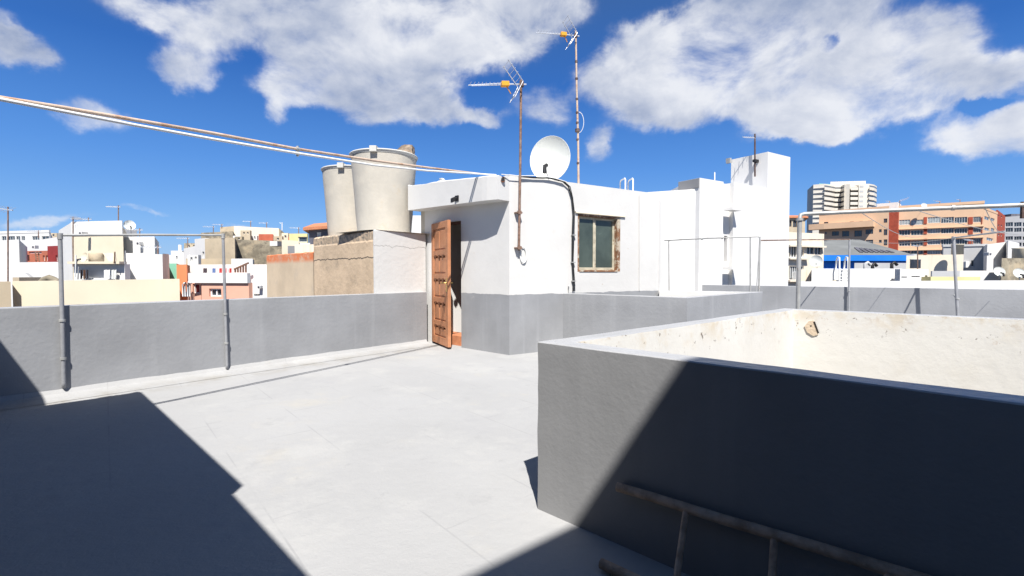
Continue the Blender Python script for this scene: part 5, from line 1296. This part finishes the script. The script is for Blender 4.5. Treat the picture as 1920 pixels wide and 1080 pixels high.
far_mast('short aerial on the ridge between the peach buildings', 1687, 376, 392, 115, 2.4, (.9, -.2, .3))
house('white_block', 'small pale roof cabin behind the blue hall between peach buildings', (1700, 60), (1720, 60), 476, 'lightgrey_far', deep=3)

# --- small roof clutter of the town
def ac_unit(px, py, Y, label):
    a = PY(px - 3, py + 3, Y); b = PY(px + 3, py - 3, Y); t = thing('air_conditioner', label, 'air conditioner', tuple(a))
    mb = MB(); mb.box(a, (b.x - a.x, 0, 0), (0, .35, 0), (0, 0, b.z - a.z)); mb.build('casing', 'white_far', t, .01)
    mb = MB(); mb.lathe(Vector(((a.x + b.x) / 2, Y - .004, (a.z + b.z) / 2)), [(.001, 0), ((b.x - a.x) * .32, 0), ((b.x - a.x) * .32, .01), (.001, .012)], 14, axis=(0, -1, 0)); mb.build('fan_grille', 'slate_far', t)
for px, py, Y, lb_ in ((62, 463, 41, 'white air conditioner on the sloping white house at far left, above the red house'), (150, 437, 22.3, 'small air conditioner high on the cream house wall'), (258, 456, 22.8, 'air conditioner on the white block right of the cream house'),
                       (358, 476, 36.5, 'air conditioner on the stepped white house'), (485, 538, 18.2, 'air conditioner on the white annex above its lower window'), (1857, 476, 29.5, 'air conditioner on the tall white block near the right edge')):
    ac_unit(px, py, Y, lb_)
for px, yt, yb, Y, lb_ in ((72, 432, 446, 41, 'tiny aerial above the sloping white house at far left'), (166, 408, 420, 23, 'tiny aerial in the middle of the cream house roof'), (262, 428, 445, 23.5, 'tiny aerial on the white block right of the cream house'), (296, 460, 476, 20, 'low aerial on the wide white block'),
                           (352, 445, 466, 37.5, 'aerial over the stepped white house'), (470, 414, 428, 57, 'middle aerial of the skyline house'), (500, 417, 428, 57, 'right aerial of the skyline house'), (560, 426, 440, 45, 'aerial over the yellowish house'),
                           (1668, 377, 388, 118, 'thin aerial over the right end of the first peach building'), (1800, 374, 391, 112, 'second aerial on the long peach office block'), (1833, 378, 391, 110, 'right hand aerial on the long peach office block'), (1822, 448, 464, 33, 'aerial on the grey rendered house')):
    far_mast(lb_, px, yt, yb, Y, .7 + Y * .006)
for i, (px, py, Y, r_) in enumerate(((48, 489, 34, .2), (1716, 503, 25, .22), (1795, 477, 25.5, .25))):
    c = PY(px, py, Y); t = thing('roof_drum', ['small pale drum on the red house roof', 'pale drum in front of the rust streaked wall', 'pale drum on top of the rust streaked wall'][i], 'drum', tuple(c))
    mb = MB(); mb.lathe(c, [(.01, 0), (r_, 0), (r_, r_ * 2.0), (r_ * 1.06, r_ * 2.02), (r_ * 1.06, r_ * 2.15), (.01, r_ * 2.2)], 16); mb.build('body', 'lightgrey_far' if i % 2 else 'cream_far', t)
# steel ladder on the red house
t = thing('roof_ladder', 'thin dark ladder leaning on the low terracotta red house', 'ladder', tuple(PY(68, 490, 33)))
for x in (66, 72):
    mb = MB(); mb.bar(PY(x + 2, 490, 34.2), PY(x, 471, 34.6), .06, .06); mb.build('rail', 'frame_brown', t)
for k in range(5):
    mb = MB(); y = 474 + k * 3.4; mb.bar(PY(66.5 + k * .3, y, 34.4), PY(72.5 + k * .3, y, 34.4), .05, .05); mb.build('rung', 'frame_brown', t)

for args in (
    ('house', 'small ochre house with two dark windows below the skyline house, left part', (452, 44), (470, 44), 432, 'tan_far', [(456, 435, 459, 439), (463, 435, 466, 439)]),
    ('house', 'narrow cream house with one window, just right of the red hillside building', (529, 47), (541, 47), 437, 'cream_far', [(533, 441, 537, 446)]),
    ('house', 'tiny terracotta house at the foot of the skyline slope', (541, 46), (550, 46), 445, 'terra_far', [(543, 448, 546, 452)]),
    ('house', 'low white house with a row of three openings below the yellowish house', (560, 30), (582, 30), 455.5, 'white_far', [(563, 458, 567, 463), (570, 458, 574, 463), (576, 458, 580, 463)]),
    ('house', 'little brown hut on the stone wall, near its left end', (441, 37.5), (455, 37.5), 443.5, 'stone_far', [(446, 445.5, 450, 449)]),
    ('house', 'pale stepped house behind the white chimney room', (300, 60), (324, 60), 478, 'white_far', [(306, 481, 309, 486), (314, 481, 317, 486)]),
    ('house', 'low cream house glimpsed left of the white chimney room', (293, 48), (313, 48), 485, 'cream_far', [(298, 489, 302, 493)]),
    ('house', 'dusty brown house between the chimney room and the tan concrete block', (346, 40), (372, 40), 456, 'stone_far', [(352, 459, 356, 464), (362, 459, 366, 464)]),
    ('house', 'small white house with dark door behind the low white block', (352, 27), (372, 27), 478, 'white_far', [(357, 482, 361, 490), (365, 481, 369, 486)]),
    ('house', 'faint beige block on the skyline at far left behind the glazed roof', (60, 110), (110, 110), 437, 'tan_far', [(68, 439, 72, 443), (78, 439, 82, 443), (88, 439, 92, 443), (98, 439, 102, 443)]),
):
    house(*args[:6], wins=args[6], deep=2.5)
cl = thing('pipe_cluster', 'tangle of dark pipes and rods left of the maroon entrance bay', 'pipes', tuple(PY(345, 556, 18.6)))
for k in range(7):
    mb = MB(); x = 343 + k * 2.2; mb.tube([PY(x, 556, 18.6), PY(x + rng.uniform(-2, 3), 540 - rng.random() * 8, 18.7), PY(x + rng.uniform(-3, 4), 532 - rng.random() * 4, 18.6)], .022, 6); mb.build('rod', 'slate_far' if k % 2 else 'frame_white', cl)
# washing line clips and pole on the cream house terrace
for k, (x, y0, y1, m_) in enumerate(((141, 478, 520, 'frame_white'), (214, 472, 494, 'frame_brown'), (146, 500, 524, 'galv_steel'), (234, 470, 495, 'galv_steel'))):
    mb = MB(); mb.tube([PY(x, y1, 17.7), PY(x + 1.5, y0, 17.7)], .02, 6)
    tag(mb.build('thin_pole', m_), ['white upright pole at the left end of the cream house terrace', 'dark thin pole rising near the leaning board', 'short grey pole below the cream terrace ledge', 'grey thin pole at the right end of the cream terrace'][k], 'pole')
